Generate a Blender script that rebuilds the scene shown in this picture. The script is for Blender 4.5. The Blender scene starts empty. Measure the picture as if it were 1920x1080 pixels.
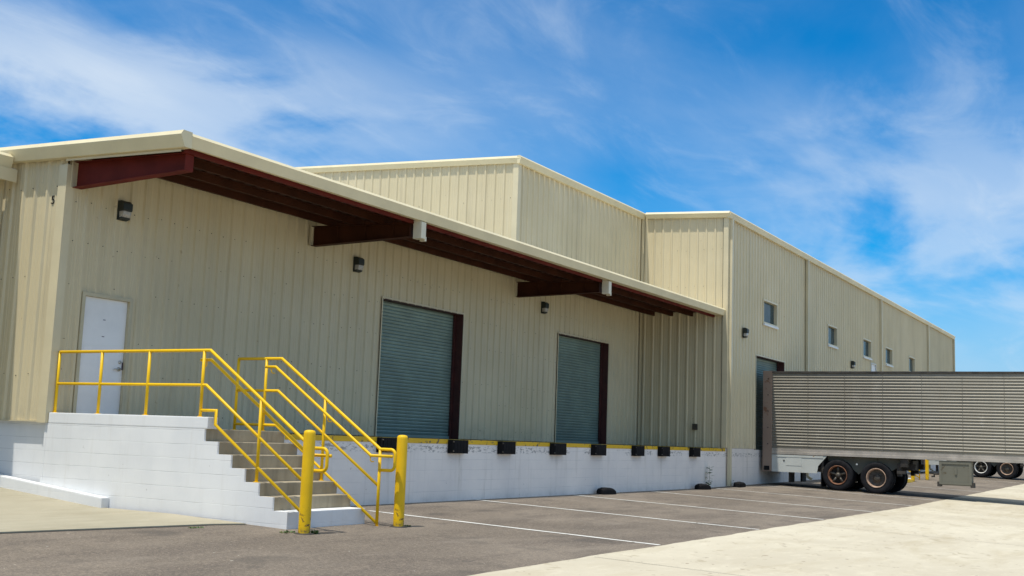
import bpy, bmesh, math, random
from mathutils import Vector, Matrix
random.seed(7)
R = math.radians
scene = bpy.context.scene
COL = scene.collection

# ------------------------------------------------------------------ camera
CAM = Vector((-11.9975, -15.5227, 1.2429))
YAW, PITCH, ROLL, FPX = 1.0387, 0.1318, 0.0362, 2140.15
cd = bpy.data.cameras.new('camera')
cd.sensor_width = 36.0
cd.lens = FPX / 1920 * 36.0
cd.clip_start = 0.1
cd.clip_end = 6000
cam = bpy.data.objects.new('camera', cd)
COL.objects.link(cam)
_F = Vector((math.sin(YAW) * math.cos(PITCH), math.cos(YAW) * math.cos(PITCH), math.sin(PITCH)))
_R = Vector((math.cos(YAW), -math.sin(YAW), 0))
_U = _R.cross(_F)
_r = _R * math.cos(ROLL) + _U * math.sin(ROLL)
_u = -_R * math.sin(ROLL) + _U * math.cos(ROLL)
mw = Matrix((( _r.x, _u.x, -_F.x, CAM.x), (_r.y, _u.y, -_F.y, CAM.y), (_r.z, _u.z, -_F.z, CAM.z), (0, 0, 0, 1)))
cam.matrix_world = mw
scene.camera = cam

# ------------------------------------------------------------------ light
SUN_EL, SUN_AZ = R(71.5), R(11)           # azimuth: from -x a little towards +y
sd = Vector((-math.cos(SUN_EL) * math.cos(SUN_AZ), math.cos(SUN_EL) * math.sin(SUN_AZ), math.sin(SUN_EL)))
sl = bpy.data.lights.new('sun', 'SUN')
sl.energy = 4.25
sl.angle = R(0.6)
sl.color = (1.0, 0.955, 0.86)
so = bpy.data.objects.new('sun', sl)
COL.objects.link(so)
so.rotation_euler = sd.to_track_quat('Z', 'Y').to_euler()
so.location = (0, 0, 40)

scene.view_settings.view_transform = 'Standard'
scene.view_settings.look = 'None'
scene.view_settings.gamma = 1
scene.view_settings.exposure = 0.0

world = bpy.data.worlds.new('World')
scene.world = world
world.use_nodes = True
nt = world.node_tree
nt.nodes.clear()


class NT:
    """small node-tree writer"""
    def __init__(s, t): s.t = t
    def n(s, kind, **kw):
        nd = s.t.nodes.new(kind)
        for k, v in kw.items():
            if k.startswith('i_'):
                key = k[2:]
                key = int(key) if key.isdigit() else key
                nd.inputs[key].default_value = v
            else:
                setattr(nd, k, v)
        return nd
    def l(s, a, b): s.t.links.new(a, b)
    def math(s, op, a, b=None, c=None, clamp=False):
        nd = s.t.nodes.new('ShaderNodeMath'); nd.operation = op; nd.use_clamp = clamp
        for i, v in enumerate((a, b, c)):
            if v is None: continue
            if isinstance(v, (int, float)): nd.inputs[i].default_value = v
            else: s.l(v, nd.inputs[i])
        return nd.outputs[0]
    def mix(s, fac, a, b, blend='MIX'):
        nd = s.t.nodes.new('ShaderNodeMix'); nd.data_type = 'RGBA'; nd.blend_type = blend
        for sock, v in ((nd.inputs[0], fac), (nd.inputs[6], a), (nd.inputs[7], b)):
            if isinstance(v, (int, float)): sock.default_value = v
            elif isinstance(v, tuple): sock.default_value = (*v, 1) if len(v) == 3 else v
            else: s.l(v, sock)
        return nd.outputs[2]
    def noise(s, vec, scale, detail=4, rough=0.55, dist=0.0):
        nd = s.n('ShaderNodeTexNoise'); nd.inputs['Scale'].default_value = scale
        nd.inputs['Detail'].default_value = detail; nd.inputs['Roughness'].default_value = rough
        nd.inputs['Distortion'].default_value = dist
        if vec is not None: s.l(vec, nd.inputs['Vector'])
        return nd.outputs[0]
    def ramp(s, fac, p0, p1, smooth=True):
        nd = s.n('ShaderNodeMapRange')
        nd.interpolation_type = 'SMOOTHSTEP' if smooth else 'LINEAR'
        s.l(fac, nd.inputs[0])
        nd.inputs[1].default_value = p0; nd.inputs[2].default_value = p1
        return nd.outputs[0]
    def mapping(s, vec, scale=(1, 1, 1), rot=(0, 0, 0), loc=(0, 0, 0)):
        nd = s.n('ShaderNodeMapping')
        s.l(vec, nd.inputs['Vector'])
        nd.inputs['Scale'].default_value = scale
        nd.inputs['Rotation'].default_value = rot
        nd.inputs['Location'].default_value = loc
        return nd.outputs[0]


def build_world():
    w = NT(nt)
    out = w.n('ShaderNodeOutputWorld')
    bg = w.n('ShaderNodeBackground')
    bg.inputs[1].default_value = 0.15
    w.l(bg.outputs[0], out.inputs[0])
    sky = w.n('ShaderNodeTexSky')
    sky.sky_type = 'NISHITA'
    sky.sun_disc = False
    sky.sun_elevation = SUN_EL
    sky.sun_rotation = R(276)
    sky.altitude = 0
    sky.air_density = 0.9
    sky.dust_density = 0.1
    sky.ozone_density = 2.2
    hs = w.n('ShaderNodeHueSaturation')
    hs.inputs['Hue'].default_value = 0.499
    hs.inputs['Saturation'].default_value = 1.74
    hs.inputs['Value'].default_value = 1.0
    w.l(sky.outputs[0], hs.inputs['Color'])
    tc = w.n('ShaderNodeTexCoord')
    sep = w.n('ShaderNodeSeparateXYZ')
    w.l(tc.outputs['Generated'], sep.inputs[0])
    z = w.math('MAXIMUM', sep.outputs[2], 0.0)
    zz = w.math('ADD', z, 0.18)
    px = w.math('DIVIDE', sep.outputs[0], zz)
    py = w.math('DIVIDE', sep.outputs[1], zz)
    cmb = w.n('ShaderNodeCombineXYZ')
    w.l(px, cmb.inputs[0]); w.l(py, cmb.inputs[1])
    v = cmb.outputs[0]
    broad = w.noise(w.mapping(v, scale=(0.5, 0.85, 1), rot=(0, 0, R(24)), loc=(1.7, 0.4, 0)), 1.0, 4, 0.5, 0.2)
    mid = w.noise(w.mapping(v, scale=(0.75, 1.5, 1), rot=(0, 0, R(34)), loc=(0.3, 2.1, 0)), 1.5, 9, 0.56, 0.45)
    puff = w.noise(w.mapping(v, loc=(5, 1, 0)), 2.2, 9, 0.55, 0.3)
    # thicker bank low in the north, thin veil elsewhere in view
    az = w.math('ADD', w.math('MULTIPLY', sep.outputs[1], 0.95), w.math('MULTIPLY', sep.outputs[0], -0.5))
    left = w.ramp(az, -0.05, 0.42)
    low = w.ramp(sep.outputs[2], 0.350, 0.275)
    mixn = w.math('ADD', w.math('MULTIPLY', broad, 0.58), w.math('MULTIPLY', mid, 0.42))
    veil = w.ramp(mixn, 0.43, 0.70)
    wisp = w.ramp(w.noise(w.mapping(v, scale=(0.9, 2.0, 1), rot=(0, 0, R(40)), loc=(4, 1, 0)), 2.4, 10, 0.6, 0.8), 0.46, 0.80)
    bank = w.math('MULTIPLY', w.math('MULTIPLY', left, low), w.ramp(w.math('ADD', w.math('MULTIPLY', puff, 0.55), w.math('MULTIPLY', mixn, 0.45)), 0.40, 0.56))
    right = w.ramp(az, -0.02, -0.30)
    hump = w.math('MULTIPLY', w.ramp(sep.outputs[2], 0.06, 0.13), w.ramp(sep.outputs[2], 0.34, 0.20))
    puff2 = w.noise(w.mapping(v, scale=(1, 1.15, 1), loc=(2.5, 6.3, 0)), 1.25, 8, 0.55, 0.5)
    bank2 = w.math('MULTIPLY', w.math('MULTIPLY', right, hump), w.ramp(puff2, 0.37, 0.58))
    tot = w.math('ADD', w.math('MULTIPLY', veil, 0.22), w.math('MULTIPLY', bank, 0.66))
    tot = w.math('ADD', tot, w.math('MULTIPLY', bank2, 0.52))
    tot = w.math('ADD', tot, w.math('MULTIPLY', wisp, 0.22))
    tot = w.math('ADD', tot, w.math('MULTIPLY', w.ramp(sep.outputs[2], 0.40, 0.62), 0.75), clamp=True)  # unseen white cover overhead, added to brighten and neutralise the ambient light
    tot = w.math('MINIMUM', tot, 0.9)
    hz = w.mix(w.math('MULTIPLY', w.ramp(sep.outputs[2], 0.20, 0.01), 0.85), hs.outputs[0], (1.55, 3.2, 5.3))
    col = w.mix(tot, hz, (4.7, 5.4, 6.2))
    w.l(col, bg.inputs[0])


build_world()

# ------------------------------------------------------------------ ground shape
GS = 0.031


def gz(x, y):
    """height of the lot: falls away from the dock, rises slowly to the far end"""
    g = 0.0085 * min(max(0.0, x - 21), 45)
    return g - GS * min(max(0.0, -3.02 - y), 14.0)


# ------------------------------------------------------------------ materials
def new_mat(name):
    m = bpy.data.materials.new(name)
    m.use_nodes = True
    t = m.node_tree
    b = t.nodes.get('Principled BSDF')
    return m, NT(t), b


def wpos(w):
    g = w.n('ShaderNodeNewGeometry')
    return g.outputs['Position']


def simple(name, col, rough=0.5, metal=0.0, var=0.12, vscale=3.0, bump=0.0, bscale=60, spec=0.5, coat=0.0):
    m, w, b = new_mat(name)
    p = w.n('ShaderNodeTexCoord').outputs['Object']
    n1 = w.noise(p, vscale, 6, 0.6)
    f = w.ramp(n1, 0.3, 0.7)
    dark = tuple(c * (1 - var) for c in col)
    lite = tuple(min(1, c * (1 + var)) for c in col)
    w.l(w.mix(f, dark, lite), b.inputs['Base Color'])
    b.inputs['Roughness'].default_value = rough
    b.inputs['Metallic'].default_value = metal
    b.inputs['Specular IOR Level'].default_value = spec
    b.inputs['Coat Weight'].default_value = coat
    if bump:
        bm_ = w.n('ShaderNodeBump'); bm_.inputs['Strength'].default_value = bump
        bm_.inputs['Distance'].default_value = 0.01
        w.l(w.noise(p, bscale, 4, 0.6), bm_.inputs['Height'])
        w.l(bm_.outputs[0], b.inputs['Normal'])
    return m


def mat_siding():
    m, w, b = new_mat('siding_beige')
    p = wpos(w)
    streak = w.noise(w.mapping(p, scale=(5.0, 5.0, 0.22)), 1.0, 6, 0.65)
    blot = w.noise(p, 0.5, 5, 0.6)
    base = w.mix(w.ramp(blot, 0.3, 0.7), (0.60, 0.515, 0.328), (0.66, 0.572, 0.378))
    base = w.mix(w.math('MULTIPLY', w.ramp(streak, 0.50, 0.76), 0.42), base, (0.36, 0.31, 0.21))
    base = w.mix(w.math('MULTIPLY', w.ramp(w.noise(w.mapping(p, scale=(9, 9, .12), loc=(3, 3, 0)), 1.0, 4), 0.55, 0.8), 0.25), base, (0.68, 0.62, 0.46))
    sp = w.n('ShaderNodeSeparateXYZ'); w.l(p, sp.inputs[0])
    wn = w.n('ShaderNodeTexWhiteNoise'); wn.noise_dimensions = '1D'
    w.l(w.math('FLOOR', w.math('DIVIDE', w.math('ADD', w.math('ADD', sp.outputs[0], sp.outputs[1]), 0.02), 0.915)), wn.inputs['W'])
    base = w.mix(w.math('MULTIPLY', wn.outputs[0], 0.16), base, (0.44, 0.375, 0.235))
    # splash and scuffs low on the panels, rust freckles
    frk = w.noise(w.mapping(p, loc=(4, 2, 7)), 7.0, 3, 0.6)
    base = w.mix(w.math('MULTIPLY', w.ramp(frk, 0.70, 0.74), 0.35), base, (0.25, 0.17, 0.09))
    low = w.math('MULTIPLY', w.ramp(sp.outputs[2], 1.75, 1.2), w.ramp(w.noise(p, 3.0, 6, 0.7), 0.4, 0.7))
    base = w.mix(w.math('MULTIPLY', low, 0.35), base, (0.30, 0.27, 0.20))
    w.l(base, b.inputs['Base Color'])
    b.inputs['Roughness'].default_value = 0.42
    b.inputs['Specular IOR Level'].default_value = 0.35
    bm_ = w.n('ShaderNodeBump'); bm_.inputs['Strength'].default_value = 0.10; bm_.inputs['Distance'].default_value = 0.03
    w.l(w.noise(w.mapping(p, scale=(1, 1, .5)), 2.2, 2), bm_.inputs['Height'])
    w.l(bm_.outputs[0], b.inputs['Normal'])
    return m


def mat_block(name, joint_dark=0.8, stain=1.0, top=1.12, warm=1.0):
    """white painted concrete block with chipped paint below the edge angle and run marks"""
    m, w, b = new_mat(name)
    p = wpos(w)
    sp = w.n('ShaderNodeSeparateXYZ'); w.l(p, sp.inputs[0])
    u = w.math('ADD', sp.outputs[0], sp.outputs[1])
    cmb = w.n('ShaderNodeCombineXYZ'); w.l(u, cmb.inputs[0]); w.l(sp.outputs[2], cmb.inputs[1])
    br = w.n('ShaderNodeTexBrick')
    br.inputs['Scale'].default_value = 1.0
    br.inputs['Mortar Size'].default_value = 0.005
    br.inputs['Mortar Smooth'].default_value = 0.8
    br.inputs['Brick Width'].default_value = 0.406
    br.inputs['Row Height'].default_value = 0.203
    br.inputs['Color1'].default_value = (1, 1, 1, 1)
    br.inputs['Color2'].default_value = (0.955, 0.96, 0.97, 1)
    br.inputs['Mortar'].default_value = (1, 1, 1, 1)
    wob = w.n('ShaderNodeVectorMath'); wob.operation = 'SCALE'
    nz = w.n('ShaderNodeTexNoise'); nz.inputs['Scale'].default_value = 2.5
    w.l(p, nz.inputs['Vector']); w.l(nz.outputs['Color'], wob.inputs[0]); wob.inputs['Scale'].default_value = 0.016
    va = w.n('ShaderNodeVectorMath'); va.operation = 'ADD'
    w.l(cmb.outputs[0], va.inputs[0]); w.l(wob.outputs[0], va.inputs[1])
    w.l(va.outputs[0], br.inputs['Vector'])
    # bed joints show, head joints are nearly filled with paint
    sv = w.n('ShaderNodeSeparateXYZ'); w.l(va.outputs[0], sv.inputs[0])
    fz = w.math('FRACT', w.math('DIVIDE', sv.outputs[1], 0.203))
    bed = w.ramp(w.math('MULTIPLY', w.math('ABSOLUTE', w.math('SUBTRACT', fz, 0.5)), 0.406), 0.194, 0.2)
    fac = w.math('ADD', w.math('MULTIPLY', bed, 0.8), w.math('MULTIPLY', br.outputs['Fac'], 0.15), clamp=True)
    n_big = w.noise(p, 0.9, 5, 0.6)
    base = w.mix(w.ramp(n_big, 0.3, 0.7), (0.715 * warm, 0.725, 0.73 / warm), (0.79 * warm, 0.795, 0.79 / warm))
    base = w.mix(0.5, base, br.outputs['Color'], 'MULTIPLY')
    jvis = w.ramp(w.noise(w.mapping(p, scale=(1.3, 1.3, 5)), 1.1, 4), 0.36, 0.66)
    base = w.mix(w.math('MULTIPLY', w.math('MULTIPLY', fac, jvis), joint_dark), base, (0.33, 0.34, 0.35))
    # run marks: narrow in u, long in z
    run = w.noise(w.mapping(cmb.outputs[0], scale=(4.2, 0.35, 1)), 1.0, 6, 0.7)
    base = w.mix(w.math('MULTIPLY', w.ramp(run, 0.52, 0.76), 0.58 * stain), base, (0.47, 0.43, 0.36))
    # small dark nicks
    nick = w.noise(w.mapping(cmb.outputs[0], scale=(1, .55, 1)), 9.0, 3, 0.6)
    base = w.mix(w.math('MULTIPLY', w.ramp(nick, 0.71, 0.745), 0.8 * stain), base, (0.2, 0.19, 0.18))
    # chipped band just under the edge angle
    band = w.math('MULTIPLY', w.ramp(sp.outputs[2], top - 0.20, top - 0.15), w.ramp(sp.outputs[2], top - 0.02, top - 0.07))
    chip = w.math('MULTIPLY', w.ramp(w.noise(w.mapping(cmb.outputs[0], scale=(1, 2.2, 1)), 8.5, 6, 0.66), 0.50, 0.57),
                  w.ramp(w.noise(cmb.outputs[0], 0.8, 2), 0.42, 0.50))
    base = w.mix(w.math('MULTIPLY', w.math('MULTIPLY', band, chip), 0.7 * stain), base, (0.20, 0.19, 0.17))
    # dirt along the bottom
    low = w.math('MULTIPLY', w.ramp(sp.outputs[2], 0.22, -0.05), w.ramp(w.noise(p, 3.5, 6, 0.7), 0.35, 0.75))
    base = w.mix(w.math('MULTIPLY', low, 0.4 * stain), base, (0.40, 0.38, 0.34))
    w.l(base, b.inputs['Base Color'])
    b.inputs['Roughness'].default_value = 0.7
    b.inputs['Specular IOR Level'].default_value = 0.3
    h = w.math('SUBTRACT', w.math('MULTIPLY', w.noise(p, 45, 4, 0.6), 0.25), w.math('MULTIPLY', fac, 0.7))
    bm_ = w.n('ShaderNodeBump'); bm_.inputs['Strength'].default_value = 0.45; bm_.inputs['Distance'].default_value = 0.006
    w.l(h, bm_.inputs['Height']); w.l(bm_.outputs[0], b.inputs['Normal'])
    return m


def mat_asphalt():
    m, w, b = new_mat('asphalt')
    p = wpos(w)
    big = w.noise(p, 0.22, 6, 0.6, 0.4)
    mid = w.noise(w.mapping(p, scale=(0.5, 1.6, 1)), 0.9, 6, 0.65)
    gr = w.noise(p, 55, 3, 0.7)
    gr2 = w.noise(p, 160, 2, 0.7)
    c = w.mix(w.ramp(big, 0.3, 0.7), (0.128, 0.106, 0.084), (0.205, 0.172, 0.137))
    c = w.mix(w.math('MULTIPLY', w.ramp(mid, 0.42, 0.66), 0.7), c, (0.095, 0.079, 0.066))
    gr3 = w.noise(p, 22, 4, 0.75)
    g = w.math('ADD', w.math('ADD', w.math('MULTIPLY', gr, 0.4), w.math('MULTIPLY', gr2, 0.25)), w.math('MULTIPLY', gr3, 0.35))
    c = w.mix(w.math('MULTIPLY', w.ramp(g, 0.47, 0.62), 0.65), c, (0.36, 0.29, 0.22))
    c = w.mix(w.math('MULTIPLY', w.ramp(g, 0.48, 0.36), 0.75), c, (0.058, 0.052, 0.050))
    fleck = w.noise(w.mapping(p, loc=(2, 8, 0)), 14, 2, 0.5)
    c = w.mix(w.ramp(fleck, 0.765, 0.785), c, (0.62, 0.58, 0.50))
    oil = w.noise(w.mapping(p, scale=(1, 1.5, 1), loc=(7, 2, 0)), 0.75, 4, 0.6, 0.2)
    c = w.mix(w.math('MULTIPLY', w.ramp(oil, 0.56, 0.70), 0.55), c, (0.075, 0.066, 0.058))
    pale = w.noise(w.mapping(p, scale=(.5, 1.2, 1), loc=(1, 12, 0)), 0.9, 6, 0.65, 0.3)
    c = w.mix(w.math('MULTIPLY', w.ramp(pale, 0.55, 0.72), 0.40), c, (0.27, 0.23, 0.185))
    w.l(c, b.inputs['Base Color'])
    b.inputs['Roughness'].default_value = 0.88
    b.inputs['Specular IOR Level'].default_value = 0.25
    bm_ = w.n('ShaderNodeBump'); bm_.inputs['Strength'].default_value = 0.6; bm_.inputs['Distance'].default_value = 0.01
    w.l(g, bm_.inputs['Height']); w.l(bm_.outputs[0], b.inputs['Normal'])
    return m


def mat_concrete(name, a, c_, stain, dark_spots=True, rough=0.85):
    m, w, b = new_mat(name)
    p = wpos(w)
    big = w.noise(p, 0.28, 6, 0.6, 0.5)
    mid = w.noise(w.mapping(p, scale=(0.45, 1.8, 1), rot=(0, 0, R(6))), 0.8, 7, 0.65, 0.6)
    fine = w.noise(p, 28, 5, 0.7)
    c = w.mix(w.ramp(big, 0.3, 0.72), a, c_)
    c = w.mix(w.math('MULTIPLY', w.ramp(mid, 0.46, 0.72), 0.6), c, stain)
    c = w.mix(w.math('MULTIPLY', w.ramp(w.noise(w.mapping(p, scale=(.6, 1.5, 1), loc=(9, 5, 0)), 2.6, 7, 0.7), 0.50, 0.68), 0.35), c, tuple(min(1, x * 1.12) for x in c_))
    c = w.mix(w.math('MULTIPLY', w.ramp(fine, 0.5, 0.75), 0.25), c, tuple(x * 0.72 for x in a))
    if dark_spots:
        sp = w.noise(w.mapping(p, scale=(1, 1.4, 1), loc=(11, 4, 0)), 2.3, 3, 0.6, 0.4)
        c = w.mix(w.math('MULTIPLY', w.ramp(sp, 0.62, 0.70), 0.42), c, (0.28, 0.225, 0.14))
        sp2 = w.noise(w.mapping(p, loc=(3, 9, 0)), 6.5, 2, 0.5)
        c = w.mix(w.math('MULTIPLY', w.ramp(sp2, 0.70, 0.73), 0.65), c, (0.19, 0.14, 0.10))
    w.l(c, b.inputs['Base Color'])
    b.inputs['Roughness'].default_value = rough
    b.inputs['Specular IOR Level'].default_value = 0.25
    bm_ = w.n('ShaderNodeBump'); bm_.inputs['Strength'].default_value = 0.35; bm_.inputs['Distance'].default_value = 0.006
    w.l(fine, bm_.inputs['Height']); w.l(bm_.outputs[0], b.inputs['Normal'])
    return m


def mat_chipped(name, col, under, amount=0.66, rough=0.38, scale=9.0):
    """paint with rust or grime specks"""
    m, w, b = new_mat(name)
    p = wpos(w)
    n1 = w.noise(p, 1.6, 5, 0.6)
    c = w.mix(w.ramp(n1, 0.3, 0.7), tuple(x * 0.9 for x in col), col)
    ch = w.noise(p, scale, 6, 0.7)
    f = w.ramp(ch, amount, amount + 0.05)
    c = w.mix(f, c, under)
    w.l(c, b.inputs['Base Color'])
    b.inputs['Roughness'].default_value = rough
    b.inputs['Specular IOR Level'].default_value = 0.28
    bm_ = w.n('ShaderNodeBump'); bm_.inputs['Strength'].default_value = 0.15; bm_.inputs['Distance'].default_value = 0.004
    w.l(w.noise(p, 40, 3), bm_.inputs['Height']); w.l(bm_.outputs[0], b.inputs['Normal'])
    return m


def mat_riser():
    m, w, b = new_mat('stair_concrete')
    p = wpos(w)
    st = w.noise(w.mapping(p, scale=(4.5, 4.5, 0.5)), 1.0, 6, 0.65)
    fi = w.noise(p, 30, 5, 0.7)
    c = w.mix(w.ramp(w.noise(p, 1.4, 5), 0.3, 0.7), (0.32, 0.265, 0.175), (0.42, 0.355, 0.245))
    c = w.mix(w.math('MULTIPLY', w.ramp(st, 0.45, 0.72), 0.6), c, (0.185, 0.150, 0.095))
    c = w.mix(w.math('MULTIPLY', w.ramp(fi, 0.5, 0.75), 0.35), c, (0.22, 0.20, 0.16))
    w.l(c, b.inputs['Base Color'])
    b.inputs['Roughness'].default_value = 0.9
    bm_ = w.n('ShaderNodeBump'); bm_.inputs['Strength'].default_value = 0.4; bm_.inputs['Distance'].default_value = 0.006
    w.l(fi, bm_.inputs['Height']); w.l(bm_.outputs[0], b.inputs['Normal'])
    return m


def mat_aluminium():
    """weathered trailer sheet: tone shifts from sheet to sheet, white oxide and faint rust runs"""
    m, w, b = new_mat('weathered_aluminium')
    p = w.n('ShaderNodeTexCoord').outputs['Object']
    sp = w.n('ShaderNodeSeparateXYZ'); w.l(p, sp.inputs[0])
    wn = w.n('ShaderNodeTexWhiteNoise'); wn.noise_dimensions = '1D'
    w.l(w.math('FLOOR', w.math('DIVIDE', sp.outputs[1], 1.22)), wn.inputs['W'])
    c = w.mix(wn.outputs[0], (0.185, 0.171, 0.138), (0.245, 0.229, 0.188))
    run = w.noise(w.mapping(p, scale=(3, 3, 0.35)), 1.2, 6, 0.65)
    c = w.mix(w.math('MULTIPLY', w.ramp(run, 0.5, 0.75), 0.5), c, (0.20, 0.175, 0.135))
    ox = w.noise(p, 2.2, 7, 0.7)
    c = w.mix(w.math('MULTIPLY', w.ramp(ox, 0.55, 0.8), 0.4), c, (0.42, 0.40, 0.35))
    w.l(c, b.inputs['Base Color'])
    b.inputs['Metallic'].default_value = 0.3
    b.inputs['Roughness'].default_value = 0.5
    bm_ = w.n('ShaderNodeBump'); bm_.inputs['Strength'].default_value = 0.12; bm_.inputs['Distance'].default_value = 0.02
    w.l(w.noise(p, 1.5, 3), bm_.inputs['Height']); w.l(bm_.outputs[0], b.inputs['Normal'])
    return m


def mat_glass():
    m, w, b = new_mat('window_glass')
    p = wpos(w)
    c = w.mix(w.ramp(w.noise(p, 1.2, 3), 0.35, 0.65), (0.03, 0.055, 0.06), (0.055, 0.085, 0.09))
    w.l(c, b.inputs['Base Color'])
    b.inputs['Roughness'].default_value = 0.1
    b.inputs['Specular IOR Level'].default_value = 0.10
    return m


M = {}
M['siding'] = mat_siding()
M['trim'] = simple('trim_beige', (0.62, 0.54, 0.355), 0.4, var=0.06, vscale=1.0)
M['gutter'] = simple('gutter_beige', (0.69, 0.60, 0.38), 0.42, var=0.06, vscale=1.2)
M['roofsheet'] = simple('roof_metal', (0.62, 0.60, 0.52), 0.4, var=0.08)
M['block'] = mat_block('painted_block', 0.75, 0.35, 9)
M['block_dock'] = mat_block('painted_dock_block', 0.5, 1.0, 1.12, 1.085)
M['whitepaint'] = mat_block('painted_kerb', 0.0, 0.45, 9)
M['asphalt'] = mat_asphalt()
M['concrete'] = mat_concrete('pale_concrete', (0.47, 0.418, 0.318), (0.57, 0.518, 0.402), (0.41, 0.348, 0.235))
M['pad'] = mat_concrete('ramp_concrete', (0.34, 0.31, 0.225), (0.41, 0.37, 0.28), (0.27, 0.24, 0.165), False)
M['stair'] = mat_riser()
M['yellow'] = mat_chipped('yellow_paint', (0.86, 0.53, 0.008), (0.33, 0.19, 0.05), 0.70, 0.42)
def mat_bollard():
    m, w, b = new_mat('bollard_paint')
    p = w.n('ShaderNodeTexCoord').outputs['Object']
    sp = w.n('ShaderNodeSeparateXYZ'); w.l(p, sp.inputs[0])
    c = w.mix(w.ramp(w.noise(p, 2.5, 5), 0.3, 0.7), (0.74, 0.45, 0.008), (0.86, 0.53, 0.008))
    c = w.mix(w.math('MULTIPLY', w.ramp(w.noise(w.mapping(p, scale=(6, 6, .8)), 1.5, 6, .7), 0.52, 0.75), 0.35), c, (0.50, 0.31, 0.03))
    chip = w.math('MULTIPLY', w.ramp(w.noise(p, 17, 6, 0.7), 0.56, 0.60), w.ramp(sp.outputs[2], 0.42, 0.12))
    c = w.mix(chip, c, (0.13, 0.07, 0.03))
    c = w.mix(w.math('MULTIPLY', w.ramp(sp.outputs[2], 0.10, 0.0), w.ramp(w.noise(p, 20, 5), 0.35, 0.6)), c, (0.16, 0.12, 0.05))
    w.l(c, b.inputs['Base Color'])
    b.inputs['Roughness'].default_value = 0.45
    b.inputs['Specular IOR Level'].default_value = 0.28
    return m


M['bollard'] = mat_bollard()
M['yellow_edge'] = mat_chipped('yellow_edge_paint', (0.74, 0.46, 0.02), (0.14, 0.10, 0.06), 0.555, 0.5, 9)
M['linepaint'] = mat_chipped('line_paint', (0.74, 0.73, 0.68), (0.20, 0.18, 0.15), 0.59, 0.7, 13)
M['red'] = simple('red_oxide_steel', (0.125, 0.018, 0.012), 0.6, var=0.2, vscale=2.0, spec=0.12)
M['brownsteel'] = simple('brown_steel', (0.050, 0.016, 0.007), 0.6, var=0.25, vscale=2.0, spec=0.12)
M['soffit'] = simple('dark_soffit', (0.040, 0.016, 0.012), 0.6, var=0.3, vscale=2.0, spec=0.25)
M['jamb'] = simple('dark_red_jamb', (0.070, 0.018, 0.014), 0.5, var=0.25, vscale=4)
M['roller'] = simple('roller_slat', (0.215, 0.295, 0.255), 0.4, metal=0.15, var=0.14, vscale=1.2)
M['door'] = simple('white_door', (0.81, 0.805, 0.79), 0.45, var=0.07, vscale=1.0)
M['doorframe'] = simple('door_frame', (0.50, 0.44, 0.29), 0.4, var=0.06)
M['steel'] = simple('bright_steel', (0.55, 0.54, 0.50), 0.3, metal=0.9, var=0.1)
M['brass'] = simple('hinge_steel', (0.10, 0.07, 0.10), 0.4, metal=0.6)
M['black'] = simple('black_housing', (0.012, 0.018, 0.015), 0.5, var=0.2)
M['lens'] = simple('prismatic_lens', (0.42, 0.40, 0.36), 0.15, var=0.2, vscale=25, bump=0.4, bscale=45, spec=0.7)
M['rubber'] = simple('black_rubber', (0.009, 0.0085, 0.009), 0.85, spec=0.2, var=0.3, vscale=9, bump=0.4, bscale=30)
M['tyre'] = simple('tyre_rubber', (0.011, 0.011, 0.013), 0.85, spec=0.2, var=0.35, vscale=6, bump=0.25, bscale=40)
M['chassis'] = simple('chassis_dark', (0.032, 0.027, 0.022), 0.7, var=0.5, vscale=5)
M['alu'] = mat_aluminium()
M['alurail'] = simple('trailer_rail', (0.40, 0.36, 0.31), 0.5, metal=0.3, var=0.18, vscale=2)
M['skirt'] = mat_chipped('skirt_paint', (0.50, 0.515, 0.48), (0.30, 0.17, 0.07), 0.635, 0.55, 5.0)
M['rearframe'] = mat_chipped('rear_frame_paint', (0.30, 0.215, 0.16), (0.20, 0.105, 0.06), 0.60, 0.65, 2.2)
M['rimrust'] = simple('rim_orange', (0.20, 0.085, 0.042), 0.6, var=0.4, vscale=9)
M['rimpale'] = simple('rim_pale', (0.40, 0.27, 0.19), 0.55, var=0.3, vscale=9)
M['rimwhite'] = simple('rim_white', (0.72, 0.71, 0.66), 0.45, var=0.15, vscale=9)
M['hub'] = simple('hub_grey', (0.085, 0.075, 0.06), 0.55, metal=0.3, var=0.4, vscale=14)
M['gear'] = mat_chipped('gear_paint', (0.165, 0.16, 0.125), (0.10, 0.08, 0.05), 0.58, 0.6, 2.5)
M['glass'] = mat_glass()
M['winframe'] = simple('window_frame', (0.55, 0.53, 0.47), 0.4, var=0.06)
M['sill'] = simple('window_sill', (0.70, 0.70, 0.68), 0.4, var=0.06)
M['leaf'] = simple('weed_leaf', (0.060, 0.13, 0.028), 0.55, var=0.4, vscale=20)
M['drygrass'] = simple('grass_tuft', (0.16, 0.16, 0.05), 0.7, var=0.4, vscale=20)
M['ink'] = simple('black_ink', (0.012, 0.012, 0.014), 0.5)
M['outlet'] = simple('outlet_box', (0.055, 0.045, 0.03), 0.5, var=0.2)
M['edge_gap'] = simple('joint_tar', (0.03, 0.028, 0.026), 0.9)
M['white_spout'] = simple('spout_white', (0.66, 0.60, 0.45), 0.4, var=0.06)


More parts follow.
